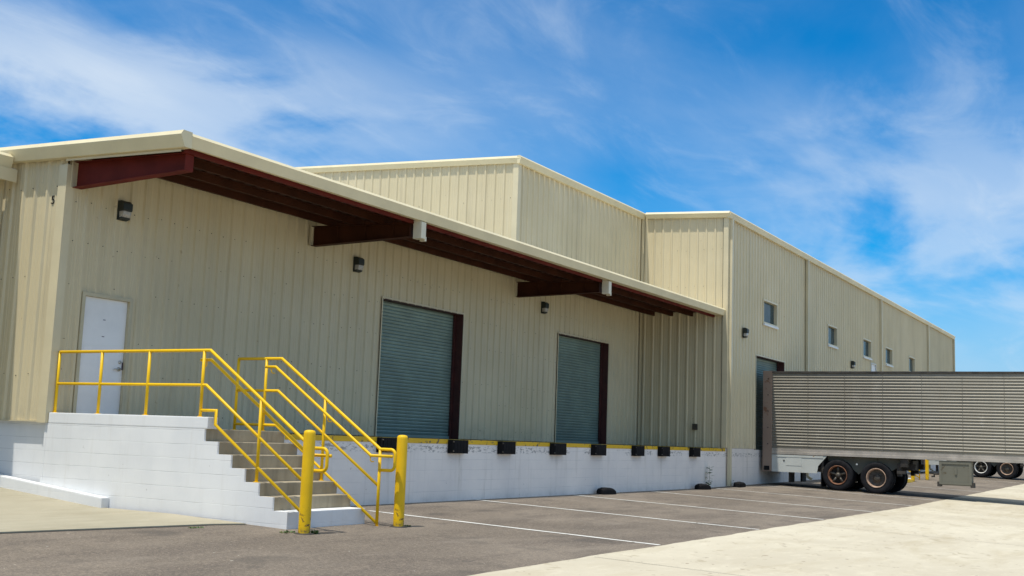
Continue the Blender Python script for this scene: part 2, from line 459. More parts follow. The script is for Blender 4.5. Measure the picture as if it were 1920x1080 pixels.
# ------------------------------------------------------------------ mesh helpers
class MB:
    def __init__(s): s.v = []; s.f = []; s.m = []; s.sm = []
    def add(s, vs, fs, mi=0, smooth=False):
        o = len(s.v)
        s.v += [tuple(x) for x in vs]
        for f in fs:
            s.f.append([i + o for i in f]); s.m.append(mi); s.sm.append(smooth)
    def box(s, a, b, mi=0):
        (x0, y0, z0), (x1, y1, z1) = a, b
        x0, x1 = sorted((x0, x1)); y0, y1 = sorted((y0, y1)); z0, z1 = sorted((z0, z1))
        vs = [(x0, y0, z0), (x1, y0, z0), (x1, y1, z0), (x0, y1, z0), (x0, y0, z1), (x1, y0, z1), (x1, y1, z1), (x0, y1, z1)]
        s.add(vs, [(0, 3, 2, 1), (4, 5, 6, 7), (0, 1, 5, 4), (1, 2, 6, 5), (2, 3, 7, 6), (3, 0, 4, 7)], mi)
    def prism(s, poly, axis, a, b, mi=0, smooth=False):
        """poly: list of 2-D points in the plane normal to axis ('x': (y,z), 'y': (x,z), 'z': (x,y))"""
        def mk(p, t):
            if axis == 'x': return (t, p[0], p[1])
            if axis == 'y': return (p[0], t, p[1])
            return (p[0], p[1], t)
        n = len(poly)
        vs = [mk(p, a) for p in poly] + [mk(p, b) for p in poly]
        fs = [[i, (i + 1) % n, (i + 1) % n + n, i + n] for i in range(n)]
        s.add(vs, fs, mi, smooth)
        s.add(vs, [list(range(n))[::-1], [i + n for i in range(n)]], mi)
    def tube(s, pts, r, n=12, mi=0, caps=True):
        pts = [Vector(p) for p in pts]
        rings = []
        up = None
        for i, p in enumerate(pts):
            if i == 0: t = (pts[1] - p).normalized(); k = 1.0; d = t
            elif i == len(pts) - 1: t = (p - pts[i - 1]).normalized(); k = 1.0; d = t
            else:
                a = (p - pts[i - 1]).normalized(); b = (pts[i + 1] - p).normalized()
                d = (a + b).normalized(); k = 1.0 / max(0.35, d.dot(a)); t = d
            if up is None:
                up = Vector((1, 0, 0)) if abs(t.x) < 0.9 else Vector((0, 0, 1))
            side = t.cross(up).normalized(); up = side.cross(t).normalized()
            ring = []
            bend = None
            if 0 < i < len(pts) - 1:
                bend = (pts[i + 1] - p).normalized() - (p - pts[i - 1]).normalized()
                bend = bend.normalized() if bend.length > 1e-6 else None
            for j in range(n):
                ang = 2 * math.pi * j / n
                o = (side * math.cos(ang) + up * math.sin(ang)) * r
                if bend is not None: o += bend * o.dot(bend) * (k - 1)
                ring.append(p + o)
            rings.append(ring)
        vs = [v for rg in rings for v in rg]
        fs = []
        for i in range(len(rings) - 1):
            for j in range(n):
                fs.append((i * n + j, i * n + (j + 1) % n, (i + 1) * n + (j + 1) % n, (i + 1) * n + j))
        s.add(vs, fs, mi, True)
        if caps:
            s.add(rings[0], [list(range(n))[::-1]], mi); s.add(rings[-1], [list(range(n))], mi)
    def lathe(s, prof, origin, axis, n=32, mi=0, smooth=True):
        """prof: (radius, t along axis)"""
        o = Vector(origin); ax = Vector(axis).normalized()
        e1 = ax.orthogonal().normalized(); e2 = ax.cross(e1)
        vs = []
        for r, t in prof:
            for j in range(n):
                a = 2 * math.pi * j / n
                vs.append(o + ax * t + (e1 * math.cos(a) + e2 * math.sin(a)) * r)
        fs = []
        for i in range(len(prof) - 1):
            for j in range(n):
                fs.append((i * n + j, i * n + (j + 1) % n, (i + 1) * n + (j + 1) % n, (i + 1) * n + j))
        s.add(vs, fs, mi, smooth)
    def build(s, name, mats, parent=None, bevel=0.0, segs=2, recalc=True):
        me = bpy.data.meshes.new(name)
        me.from_pydata(s.v, [], s.f)
        if not isinstance(mats, (list, tuple)): mats = [mats]
        for m in mats: me.materials.append(m)
        for p, mi, sm in zip(me.polygons, s.m, s.sm):
            p.material_index = mi; p.use_smooth = sm
        if recalc or bevel:
            bm = bmesh.new(); bm.from_mesh(me)
            bmesh.ops.remove_doubles(bm, verts=bm.verts, dist=1e-5)
            if recalc: bmesh.ops.recalc_face_normals(bm, faces=bm.faces)
            if bevel:
                ed = [e for e in bm.edges if len(e.link_faces) == 2 and e.calc_face_angle(0) > 0.6]
                bmesh.ops.bevel(bm, geom=ed, offset=bevel, segments=segs, profile=0.7, affect='EDGES', clamp_overlap=True)
            bm.to_mesh(me); bm.free()
        o = bpy.data.objects.new(name, me)
        COL.objects.link(o)
        if parent is not None:
            o.parent = parent
            o.location = -Vector(parent.get('_w', (0, 0, 0)))
        return o


def tag(o, label=None, cat=None, group=None, kind=None):
    if label: o['label'] = label
    if cat: o['category'] = cat
    if group: o['group'] = group
    if kind: o['kind'] = kind
    return o


def thing(name, loc, label, cat, group=None):
    o = bpy.data.objects.new(name, None)
    o.empty_display_size = 0.3
    COL.objects.link(o)
    o.location = loc
    tag(o, label, cat, group)
    return o


def wpart(mb, name, mats, parent, base=(0, 0, 0), bevel=0.0, **k):
    """build a part given in world coordinates under a parent whose world position is base"""
    o = mb.build(name, mats, None, bevel, **k)
    o.parent = parent
    o.location = -Vector(base)
    return o


def sub(mb, name, mats, parent, bevel=0.0, **k):
    """sub-part that shares its parent part's frame"""
    o = mb.build(name, mats, None, bevel, **k)
    o.parent = parent
    return o


def copy_tree(o, parent=None):
    c = o.copy()
    COL.objects.link(c)
    if parent is not None: c.parent = parent
    for ch in list(o.children): copy_tree(ch, c)
    return c


# ------------------------------------------------------------------ ground
def grid_sheet(xs, ys, zf):
    mb = MB()
    nx, ny = len(xs), len(ys)
    vs = [(x, y, zf(x, y)) for y in ys for x in xs]
    fs = [(j * nx + i, j * nx + i + 1, (j + 1) * nx + i + 1, (j + 1) * nx + i) for j in range(ny - 1) for i in range(nx - 1)]
    mb.add(vs, fs)
    return mb


XS = [-2500, -600, -150, -60, -30, -20, -12, -8, -4, 0, 5, 10, 15, 21, 26, 31, 36, 41, 46, 51, 56, 61, 66, 80, 110, 200, 600, 2500]
YS = [-2500, -600, -150, -60, -30, -17.02, -14, -12, -9.05, -7, -5, -3.02, 0, 10, 40, 150, 600, 2500]
lot = grid_sheet(XS, YS, lambda x, y: gz(x, y)).build('asphalt_lot', M['asphalt'], recalc=False)
tag(lot, kind='structure')
lot['label'] = 'grey brown asphalt lot sloping away from the loading dock'

APRON_EDGE = -9.03
ap_xs = [-60, -30, -20, -14] + [-10 + 0.35 * k for k in range(200)] + [62, 66, 80, 110, 200]
_rg = random.Random(11)
ap_wob = {x: _rg.uniform(-0.02, 0.02) + 0.008 * math.sin(x * 0.9) for x in ap_xs}
ap_ys = [-60, -30, -17.02, -14, -11.5, APRON_EDGE]
apron_mb = grid_sheet(ap_xs, ap_ys, lambda x, y: gz(x, y) + 0.006)
apron_mb.v = [(x, y + ap_wob[x], gz(x, y + ap_wob[x]) + 0.006) if y == APRON_EDGE else (x, y, z) for (x, y, z) in apron_mb.v]
apron = apron_mb.build('concrete_apron', M['concrete'], recalc=False)
tag(apron, kind='structure')
apron['label'] = 'pale cream concrete apron beyond the asphalt strip'

# saw cuts in the apron
for x in (-8.0, 1.2, 10.4, 19.6, 28.8, 38.0, 47.2):
    mb = MB()
    vs = []
    for y in (APRON_EDGE - 0.06, -11.5, -14, -17.02, -29.9):
        vs += [(x - 0.006, y, gz(x, y) + 0.0095), (x + 0.006, y, gz(x, y) + 0.0095)]
    mb.add(vs, [(2 * i, 2 * i + 1, 2 * i + 3, 2 * i + 2) for i in range(4)])
    mb.build('joint', M['edge_gap'], apron, recalc=False)

# parking lines (painted, part of the lot)
for (x, y0, y1) in ((3.55, -3.75, -8.98), (8.05, -3.06, -8.98), (12.3, -3.1, -8.98), (16.75, -3.15, -8.98), (21.35, -3.3, -8.98),
                    (25.35, -3.4, -8.98), (29.9, -3.4, -8.98), (34.2, -3.4, -8.98), (46.5, -3.6, -5.5), (47.8, -7.0, -8.98)):
    mb = MB()
    n = 14
    vs = []
    for i in range(n + 1):
        y = y0 + (y1 - y0) * i / n
        ww = 0.05 + 0.006 * math.sin(i * 2.1 + x)
        jx = 0.006 * math.sin(i * 1.3 + 2 * x)
        vs += [(x - ww + jx, y, gz(x, y) + 0.0045), (x + ww + jx, y, gz(x, y) + 0.0045)]
    skip = {8.05: (3,), 12.3: (5, 6)}.get(x, ())
    mb.add(vs, [(2 * i, 2 * i + 1, 2 * i + 3, 2 * i + 2) for i in range(n) if i not in ()])
    mb.build('parking_line', M['linepaint'], lot, recalc=False)

# concrete ramp pad to the left of the stairs
PAD = [(-40, -2.6), (-9, -3.35), (-3.45, -3.86), (-2.2, -4.02), (-1.1, -4.17), (-0.5, -4.25), (-0.06, -4.40)]


def padz(x, y):
    base = gz(x, y) + 0.016
    return base + 0.078 * max(0.0, y + 1.55) ** 1.0


mb = MB()
cols = []
ysq = [0, 0.33, 0.66, 1.0]
for (x, ye) in PAD:
    col = [ye, ye + 0.5 * (-1.55 - ye), -1.55, -0.6, 0.6, 2.0, 5.0, 20.0]
    cols.append([(x, y, padz(x, y)) for y in col])
nrow = len(cols[0])
vs = [v for c in cols for v in c]
fs = [(i * nrow + j, (i + 1) * nrow + j, (i + 1) * nrow + j + 1, i * nrow + j + 1) for i in range(len(cols) - 1) for j in range(nrow - 1)]
mb.add(vs, fs)
# front lip of the slab
lv = []
for (x, ye) in PAD: lv += [(x, ye, padz(x, ye)), (x, ye - 0.004, gz(x, ye) - 0.05)]
mb.add(lv, [(2 * i, 2 * i + 1, 2 * i + 3, 2 * i + 2) for i in range(len(PAD) - 1)])
pad = mb.build('concrete_ramp', M['pad'], recalc=False)
tag(pad, kind='structure')
pad['label'] = 'pale concrete drive beside the white stair wall'
mb = MB()
lv = []
for i in range(len(PAD)):
    x, ye = PAD[i]
    lv += [(x, ye - 0.002, gz(x, ye) + 0.003), (x, ye - 0.045, gz(x, ye) + 0.003)]
mb.add(lv, [(2 * i, 2 * i + 1, 2 * i + 3, 2 * i + 2) for i in range(len(PAD) - 1)])
mb.build('edge_joint', M['edge_gap'], pad, recalc=False)

# ------------------------------------------------------------------ siding
PITCH_R = 0.305


def profile(u0, u1, start=0.0):
    """ribbed panel: list of (u, outward offset)"""
    pts = []
    k = math.floor((u0 - start) / PITCH_R) - 1
    raw = []
    while start + k * PITCH_R < u1 + PITCH_R:
        c = start + k * PITCH_R
        raw += [(c - 0.046, 0.0), (c - 0.020, 0.034), (c + 0.020, 0.034), (c + 0.046, 0.0),
                (c + 0.108, 0.0), (c + 0.116, 0.005), (c + 0.130, 0.005), (c + 0.138, 0.0),
                (c + 0.170, 0.0), (c + 0.178, 0.005), (c + 0.192, 0.005), (c + 0.200, 0.0)]
        k += 1
    raw.sort()

    def d_at(u):
        for (a, da), (b, db) in zip(raw, raw[1:]):
            if a <= u <= b: return da + (db - da) * (u - a) / max(1e-9, b - a)
        return 0
    pts = [(u0, d_at(u0))] + [p for p in raw if u0 + 1e-4 < p[0] < u1 - 1e-4] + [(u1, d_at(u1))]
    return pts, d_at


def siding(u0, u1, zb, zt, place, openings=(), start=0.0, screws=(), seed=1):
    """zb, zt: functions of u. openings: (ua, ub, za, zb). place(u, d, z) -> world"""
    rnd = random.Random(seed)
    pts, d_at = profile(u0, u1, start)
    cuts = sorted({c for o in openings for c in o[:2] if u0 < c < u1})
    for c in cuts: pts.append((c, d_at(c)))
    pts = sorted(set(pts))
    mb = MB()
    for (a, da), (b, db) in zip(pts, pts[1:]):
        if b - a < 1e-6: continue
        mid = (a + b) / 2
        holes = sorted([(o[2], o[3]) for o in openings if o[0] <= mid <= o[1]])
        spans = []
        lo = None
        cur = ('f', zb)
        segs = []
        bottom = (zb(a), zb(b))
        for (h0, h1) in holes:
            if h0 > bottom[0] + 1e-4: segs.append((bottom, (h0, h0)))
            bottom = (h1, h1)
        segs.append((bottom, (zt(a), zt(b))))
        for (l0, l1), (t0, t1) in segs:
            mb.add([place(a, da, l0), place(b, db, l1), place(b, db, t1), place(a, da, t0)], [(0, 1, 2, 3)])
    k = math.ceil((u0 - start) / PITCH_R)
    while start + k * PITCH_R < u1:
        c = start + k * PITCH_R + 0.085
        k += 1
        for zs in screws:
            z = zs + rnd.uniform(-0.025, 0.025)
            if rnd.random() < 0.35 or not (u0 + .05 < c < u1 - .05): continue
            if any(o[0] - .05 < c < o[1] + .05 and o[2] - .05 < z < o[3] + .05 for o in openings): continue
            if z > zt(c) - 0.05 or z < zb(c) + 0.03: continue
            s_ = rnd.uniform(0.004, 0.0075)
            vs = [place(c + du, dd, z + dz) for dd in (0.0, 0.010) for (du, dz) in ((-s_, -s_), (s_, -s_), (s_, s_), (-s_, s_))]
            mb.add(vs, [(4, 5, 6, 7), (0, 1, 5, 4), (1, 2, 6, 5), (2, 3, 7, 6), (3, 0, 4, 7)], 1)
    return mb


FL = 1.20         # dock floor
W = 3.02          # dock front at y = -W
X3 = 22.87        # start of the far, forward section
X2 = 14.46        # start of the tall roof
XE = 65.0
facing_y = lambda y0: (lambda u, d, z: (u, y0 - d, z))
facing_x = lambda x0: (lambda u, d, z: (x0 - d, u, z))


def zcan(y): return 5.65 + 0.036 * (y + 2.85)       # top of the canopy and low roof


def zhall(y): return 8.97 + 0.05 * y                  # top of the tall roof


wh = thing('warehouse', (0, 0, 0), 'long beige ribbed metal warehouse with canopied loading bays and a taller far part', 'warehouse')
siding_m = [M['siding'], M['ink']]

# openings
D1 = (8.60, 11.95, FL, 4.29)
D2 = (17.07, 20.42, FL, 4.32)
MD = (0.49, 1.47, FL, 3.365)
D3 = (25.75, 28.95, FL, 4.37)
WINS = [(26.52, 28.10), (34.95, 36.40), (40.98, 42.54), (45.56, 47.11), (51.17, 52.71)]
WZ = (5.60, 6.40)
MD2 = (42.55, 43.5, FL + 1.9, 5.38)
LOUV = (57.9, 59.2, 4.9, 5.9)

SCR = (1.42, 2.10, 2.62, 3.50, 4.18, 4.86)
w_main = siding(0.02, X3, lambda u: FL + 0.01, lambda u: (5.64 if u < X2 else zhall(0) - 0.12), facing_y(0.0), [D1, D2, MD], 0.11, SCR, 3) \
    .build('wall', siding_m, wh, recalc=False)
w_end = siding(0.02, 24.0, lambda u: 1.27, lambda u: zcan(u) - 0.12 if u < 12 else zcan(24 - u) - 0.12, facing_x(0.0), [], 0.148, (2.0, 3.6, 5.1), 4) \
    .build('wall', siding_m, wh, recalc=False)
w_tall = siding(0.02, 30.0, lambda u: 5.4, lambda u: (zhall(u) if u < 15 else zhall(30 - u)) - 0.12, facing_x(X2), [], 0.12, (6.6, 7.8), 5) \
    .build('wall', siding_m, wh, recalc=False)
w_ret = siding(-W, 0.0, lambda u: FL + 0.01, lambda u: zhall(u) - 0.12, facing_x(X3), [], -0.17, (2.1, 3.5, 4.86, 6.4, 7.6), 6) \
    .build('wall', siding_m, wh, recalc=False)
w_far = siding(X3, XE, lambda u: FL + 0.02, lambda u: zhall(-W) - 0.12, facing_y(-W), [D3, MD2] + [(a, b, WZ[0], WZ[1]) for a, b in WINS], 0.05, (4.7, 7.2), 7) \
    .build('wall', siding_m, wh, recalc=False)
# far end and back so that the building is closed
mb = MB()
mb.add([(XE, -W, 0), (XE, 30, 0), (XE, 30, zhall(0)), (XE, 15, zhall(15) - .12), (XE, -W, zhall(-W) - .12)], [(0, 1, 2, 3, 4)])
mb.add([(X2, 30, 0), (XE, 30, 0), (XE, 30, zhall(0) - .12), (X2, 30, zhall(0) - .12)], [(0, 1, 2, 3)])
mb.add([(0, 24, 0), (X2, 24, 0), (X2, 24, 5.6), (0, 24, 5.6)], [(0, 1, 2, 3)])
mb.build('back_wall', M['siding'], wh, recalc=False)

# roofs
mb = MB()
t = 0.05
mb.prism([(-2.74, zcan(-2.74) - 0.05), (12, zcan(12) - 0.05), (24, zcan(0) - 0.05), (24, zcan(0) - 0.05 - t), (12, zcan(12) - 0.05 - t), (-2.74, zcan(-2.74) - 0.05 - t)], 'x', -0.2, X2 - 0.02)
mb.prism([(-2.74, zcan(-2.74) - 0.05), (0.0, zcan(0.0) - 0.05), (0.0, zcan(0.0) - 0.05 - t), (-2.74, zcan(-2.74) - 0.05 - t)], 'x', X2 - 0.02, X3 - 0.01)
low_roof = mb.build('roof', M['roofsheet'], wh)
mb = MB()
mb.prism([(0.0, zhall(0) - 0.06), (15, zhall(15) - 0.06), (30, zhall(0) - 0.06), (30, zhall(0) - 0.12), (15, zhall(15) - 0.12), (0.0, zhall(0) - 0.12)], 'x', X2 - 0.1, X3)
mb.prism([(-W - .02, zhall(-W) - 0.06), (15, zhall(15) - 0.06), (30, zhall(0) - 0.06), (30, zhall(0) - 0.12), (15, zhall(15) - 0.12), (-W - .02, zhall(-W) - 0.12)], 'x', X3, XE + 0.1)
mb.build('roof', M['roofsheet'], wh)


def eave_trim(mb, xa, xb, y, ztop, h=0.24, out=0.14, mi=0):
    """box gutter along x whose face leans outward to a rolled lip"""
    poly = [(y, ztop), (y - out + 0.05, ztop), (y - out, ztop - 0.055), (y - out + 0.004, ztop - 0.062), (y - out + 0.05, ztop - h), (y, ztop - h)]
    mb.prism(poly, 'x', xa, xb, mi)


def rake_trim(mb, x, ya, yb, zf, h=0.24, out=0.14, mi=0, drop=0.0):
    """trim along y following the roof pitch zf(y)"""
    prof = [(x, 0), (x - out + 0.045, 0), (x - out, -0.07), (x - out + 0.004, -0.082), (x - out + min(0.09, out * 0.55), -h), (x, -h)]
    n = len(prof)
    vs = [(px, ya, zf(ya) + pz) for px, pz in prof] + [(px, yb, zf(yb) + pz) for px, pz in prof]
    fs = [[i, (i + 1) % n, (i + 1) % n + n, i + n] for i in range(n)] + [list(range(n)), [i + n for i in range(n)]]
    mb.add(vs, fs, mi)


# gutters and rake trims of the tall part
mb = MB(); eave_trim(mb, X2 - 0.12, X3 + 0.02, -0.03, zhall(-.03), 0.22, 0.13); mb.build('gutter', M['gutter'], wh)
mb = MB(); eave_trim(mb, X3 - 0.13, XE + 0.1, -W - 0.03, zhall(-W), 0.22, 0.13); mb.build('gutter', M['gutter'], wh)
mb = MB(); rake_trim(mb, X2 - 0.03, -0.10, 15, zhall, 0.20, 0.10); rake_trim(mb, X2 - 0.03, 15, 30, lambda y: zhall(30 - y), 0.20, 0.10); mb.build('rake_trim', M['gutter'], wh)
mb = MB(); rake_trim(mb, X3 - 0.035, -W - 0.12, -0.20, zhall, 0.20, 0.16); mb.build('rake_trim', M['gutter'], wh)

# corner trims
def corner_trim(x, y, zb, zt, wx=0.13, wy=0.13, px=0.045, py=0.045):
    """L-shaped cap on an outside corner at (x, y) facing -x and -y"""
    mb = MB()
    mb.prism([(x - px, y - py), (x + wx, y - py), (x + wx, y - py + 0.006), (x - px + 0.006, y - py + 0.006), (x - px + 0.006, y + wy), (x - px, y + wy)], 'z', zb, zt)
    return mb


corner_trim(0, 0, 1.24, 5.42, 0.10, 0.16, .050, .040).build('corner_trim', M['trim'], wh)
corner_trim(X2, 0, 5.55, zhall(0) - 0.2, 0.12, 0.12).build('corner_trim', M['trim'], wh)
corner_trim(X3, -W, 1.22, zhall(-W) - 0.2, 0.10, 0.12).build('corner_trim', M['trim'], wh)
for (gx, gy, z0, z1) in ((0.106, -0.026, 1.24, 5.42), (X2 + 0.126, -0.026, 5.55, zhall(0) - 0.2)):
    mb = MB(); mb.box((gx - 0.005, gy - 0.006, z0), (gx + 0.008, gy + 0.02, z1)); mb.build('joint', M['edge_gap'], wh)
mb = MB(); mb.box((X3 - 0.040, -W + 0.121, 1.22), (X3 - 0.02, -W + 0.136, zhall(-W) - 0.2)); mb.build('joint', M['edge_gap'], wh)
mb = MB(); mb.box((-0.042, 0.0, 1.252), (0.07, 24.0, 1.268)); mb.build('base_trim', M['trim'], wh)
# inside corner angle
mb = MB(); mb.prism([(X3 - 0.10, -0.044), (X3 - 0.038, -0.044), (X3 - 0.038, -0.11), (X3 - 0.044, -0.11), (X3 - 0.044, -0.05), (X3 - 0.10, -0.05)], 'z', 1.22, zhall(0) - 0.2)
mb.build('corner_trim', M['trim'], wh)

# canopy: one part with beams, purlins, fascia, outlets as sub-parts
mb = MB()
ys_ = (-2.71, -0.02)
n = 1
# ribbed soffit sheet (underside of the roof deck)
vsx = []
x = -0.18
prof = []
while x < X3 - 0.05:
    prof += [(x, 0.0), (x + 0.10, 0.0), (x + 0.12, -0.03), (x + 0.20, -0.03), (x + 0.22, 0.0)]
    x += 0.305
prof = [p for p in prof if p[0] < X3 - 0.05]
for (a, da), (b, db) in zip(prof, prof[1:]):
    za = [zcan(y) - 0.105 for y in ys_]
    mb.add([(a, ys_[0], za[0] + da), (b, ys_[0], za[0] + db), (b, ys_[1], za[1] + db), (a, ys_[1], za[1] + da)], [(0, 1, 2, 3)])
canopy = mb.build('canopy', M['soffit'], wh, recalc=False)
mb = MB(); eave_trim(mb, -0.14, X3 - 0.005, -2.70, zcan(-2.85), 0.225, 0.10)
# the gutter line drifts out slightly towards the far corner
mb.v = [(x_, y_ - 0.20 * max(0.0, (x_ + 0.14) / 23.0), z_) if y_ < -2.71 else (x_, y_, z_) for (x_, y_, z_) in mb.v]
sub(mb, 'fascia', M['gutter'], canopy)
mb = MB(); rake_trim(mb, -0.03, -2.80, 12, zcan, 0.25, 0.225)
sub(mb, 'fascia', M['gutter'], canopy)
# small flange under the rake fascia
mb = MB()
for ya, yb in ((-2.66, -0.05),):
    mb.add([(-0.10, ya, zcan(ya) - 0.253), (-0.03, ya, zcan(ya) - 0.253), (-0.03, yb, zcan(yb) - 0.253), (-0.10, yb, zcan(yb) - 0.253),
            (-0.10, ya, zcan(ya) - 0.295), (-0.088, ya, zcan(ya) - 0.295), (-0.088, yb, zcan(yb) - 0.295), (-0.10, yb, zcan(yb) - 0.295)],
           [(0, 1, 2, 3), (0, 3, 7, 4), (4, 7, 6, 5)])
sub(mb, 'flashing', M['trim'], canopy, recalc=False)
# eave strut, purlins
for (y, h, zo, pm) in ((-2.64, 0.145, 0.14, 'red'), (-1.90, 0.13, 0.136, 'brownsteel'), (-1.20, 0.13, 0.136, 'brownsteel'), (-0.55, 0.13, 0.136, 'brownsteel')):
    zt = zcan(y) - zo
    mb = MB()
    x0, x1 = -0.02, X3 - 0.05
    mb.box((x0, y, zt - h), (x1, y + 0.006, zt))
    mb.box((x0, y + 0.008, zt - h), (x1, y + 0.07, zt - h + 0.006))
    mb.box((x0, y - 0.07, zt - 0.006), (x1, y - 0.002, zt))
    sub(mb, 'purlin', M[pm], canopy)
# tapered beams
for i, bx in enumerate((0.15, 6.08, 14.58)):
    mb = MB()
    y0, y1 = -0.05, -2.54
    zt0, zt1 = zcan(-0.05) - 0.145, zcan(-2.66) - 0.145
    zt0, zt1 = zcan(y0) - 0.268, zcan(y1) - 0.268
    if i == 0: y1 = -2.57
    zb0, zb1 = 5.05 if i == 0 else 5.07, zt1 - 0.275
    tf = 0.012
    hw = 0.085
    mb.prism([(y0, zb0 + tf), (y0, zt0 - tf), (y1, zt1 - tf), (y1, zb1 + tf)], 'x', bx - 0.006, bx + 0.006)
    mb.prism([(y0, zt0 - tf + .001), (y0, zt0), (y1, zt1), (y1, zt1 - tf + .001)], 'x', bx - hw, bx + hw)
    mb.prism([(y0, zb0), (y0, zb0 + tf - .001), (y1, zb1 + tf - .001), (y1, zb1)], 'x', bx - hw, bx + hw)
    mb.box((bx - hw, y1 - 0.014, zb1), (bx + hw, y1 - 0.002, zt1))
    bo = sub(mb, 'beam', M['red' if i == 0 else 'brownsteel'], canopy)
    if i: # stiffener bolts / flange braces
        for yy in (-0.70, -1.40, -2.1):
            mb = MB()
            mb.tube([(bx - 0.012, yy, zt0 - 0.33), (bx - 0.05, yy - 0.02, zt0 - 0.16), (bx - 0.10, yy - 0.05, zt0 + 0.03)], 0.012, 6)
            sub(mb, 'brace', M['brownsteel'], canopy)
    mb = MB()  # siding closure collar at the root of the beam
    mb.box((bx - hw - 0.03, -0.052, zb0 - 0.01), (bx - hw - 0.004, -0.03, zt0 + 0.01))
    sub(mb, 'collar', M['trim'], canopy)
    if i:
        mb = MB()
        mb.prism([(-2.63, 5.46), (-2.83, 5.40), (-2.83, 5.07), (-2.63, 5.07)], 'x', bx - 0.08, bx + 0.08)
        ro = sub(mb, 'rain_outlet', M['white_spout'], canopy, bevel=0.01)
        mb = MB(); mb.prism([(-2.68, 5.13), (-2.80, 5.13), (-2.80, 5.04), (-2.68, 5.04)], 'x', bx + 0.082, bx + 0.15)
        sub(mb, 'outlet_elbow', M['white_spout'], canopy, bevel=0.01)

# downspouts on the far part
for i, x in enumerate((23.02, 31.76, 44.37, 56.32, 64.9)):
    mb = MB()
    y = -W - 0.045
    zb = gz(x, -3.1) + 0.20
    if i == 0: zb = 0.03
    mb.box((x - 0.07, y - 0.10, zb), (x + 0.07, y, zhall(-W) - 0.22))
    if i: mb.prism([(y - 0.0, zb - 0.006), (y - 0.10, zb - 0.006), (y - 0.24, zb - 0.10), (y - 0.20, zb - 0.18), (y - 0.06, zb - 0.10)], 'x', x - 0.065, x + 0.065)
    mb.build('downspout', M['trim'], wh, bevel=0.006)


# roller doors
def roller_door(op, y0, reveal=0.25, jamb_m='jamb'):
    xa, xb, za, zb = op
    yb = y0 + reveal
    mb = MB()
    pitch, d = 0.079, 0.020
    z = za
    pts = []
    while z < zb + 0.1:
        pts += [(z, 0.0), (z + 0.012, d * 0.45), (z + 0.046, d), (z + 0.062, d * 0.85), (z + 0.067, -0.018), (z + 0.076, -0.018)]
        z += pitch
    pts = [p for p in pts if p[0] <= zb + 0.06]
    for (a, da), (b, db) in zip(pts, pts[1:]):
        mb.add([(xa - 0.02, yb - da, a), (xb + 0.02, yb - da, a), (xb + 0.02, yb - db, b), (xa - 0.02, yb - db, b)], [(0, 1, 2, 3)])
    d_ = mb.build('roller_door', M['roller'], wh, recalc=False)
    # jambs line the opening
    mb = MB()
    mb.box((xb, y0 - 0.030, za), (xb + 0.012, yb + 0.05, zb + 0.012))
    mb.box((xa - 0.012, y0 - 0.030, za), (xa, yb + 0.05, zb + 0.012))
    mb.box((xa, y0 - 0.030, zb), (xb, yb + 0.05, zb + 0.012))
    mb.box((xb - 0.055, yb - 0.075, za), (xb - 0.001, yb - 0.028, zb - 0.001))
    mb.box((xa + 0.001, yb - 0.075, za), (xa + 0.055, yb - 0.028, zb - 0.001))
    sub(mb, 'jamb', M[jamb_m], d_)
    mb = MB()
    mb.box((xa - 0.045, y0 - 0.046, za), (xa - 0.013, y0 - 0.036, zb + 0.05))
    mb.box((xb + 0.013, y0 - 0.046, za), (xb + 0.045, y0 - 0.036, zb + 0.05))
    mb.box((xa - 0.012, y0 - 0.046, zb + 0.013), (xb + 0.012, y0 - 0.036, zb + 0.05))
    sub(mb, 'trim', M['trim'], d_)
    mb = MB()
    mb.box((xa + 0.06, yb - 0.05, za + 0.002), (xb - 0.06, yb - 0.022, za + 0.07))
    sub(mb, 'bottom_bar', M['roller'], d_)
    return d_


roller_door(D1, 0.0)
roller_door(D2, 0.0)
roller_door(D3, -W)

# entry door
mb = MB()
xa, xb, za, zb = MD
mb.box((xa + 0.03, 0.02, za + 0.01), (xb - 0.03, 0.06, zb - 0.03))
ed = mb.build('entry_door', M['door'], wh, bevel=0.003)
mb = MB()
mb.box((xa - 0.035, -0.045, za), (xa + 0.027, 0.065, zb + 0.03))
mb.box((xb - 0.027, -0.045, za), (xb + 0.035, 0.065, zb + 0.03))
mb.box((xa + 0.0275, -0.045, zb - 0.027), (xb - 0.0275, 0.065, zb + 0.03))
sub(mb, 'frame', M['doorframe'], ed)
for zz in (FL + 0.22, FL + 1.05, FL + 1.86):
    mb = MB(); mb.tube([(xa + 0.030, 0.008, zz - 0.06), (xa + 0.030, 0.008, zz + 0.06)], 0.011, 8)
    sub(mb, 'hinge', M['brass'], ed)
mb = MB()
mb.lathe([(0.0, -0.035), (0.03, -0.03), (0.033, -0.012), (0.038, 0.0)], (xb - 0.115, 0.018, FL + 0.98), (0, 1, 0), 16)
mb.tube([(xb - 0.115, -0.012, FL + 0.98), (xb - 0.17, -0.028, FL + 0.978), (xb - 0.235, -0.024, FL + 0.975)], 0.012, 8)
sub(mb, 'handle', M['steel'], ed)
mb = MB(); mb.lathe([(0.0, -0.022), (0.024, -0.02), (0.028, 0.0)], (xb - 0.105, 0.018, FL + 1.10), (0, 1, 0), 16)
sub(mb, 'deadbolt', M['steel'], ed)
mb = MB(); mb.box((xb - 0.052, 0.006, FL + 0.97), (xb - 0.034, 0.019, FL + 1.10)); sub(mb, 'latch_guard', M['brass'], ed)
for zz in (FL + 1.50, FL + 1.78):
    mb = MB(); mb.box(((xa + xb) / 2 - 0.025, 0.0175, zz - 0.006), ((xa + xb) / 2 + 0.025, 0.0192, zz + 0.006)); sub(mb, 'mark', M['brass'], ed)

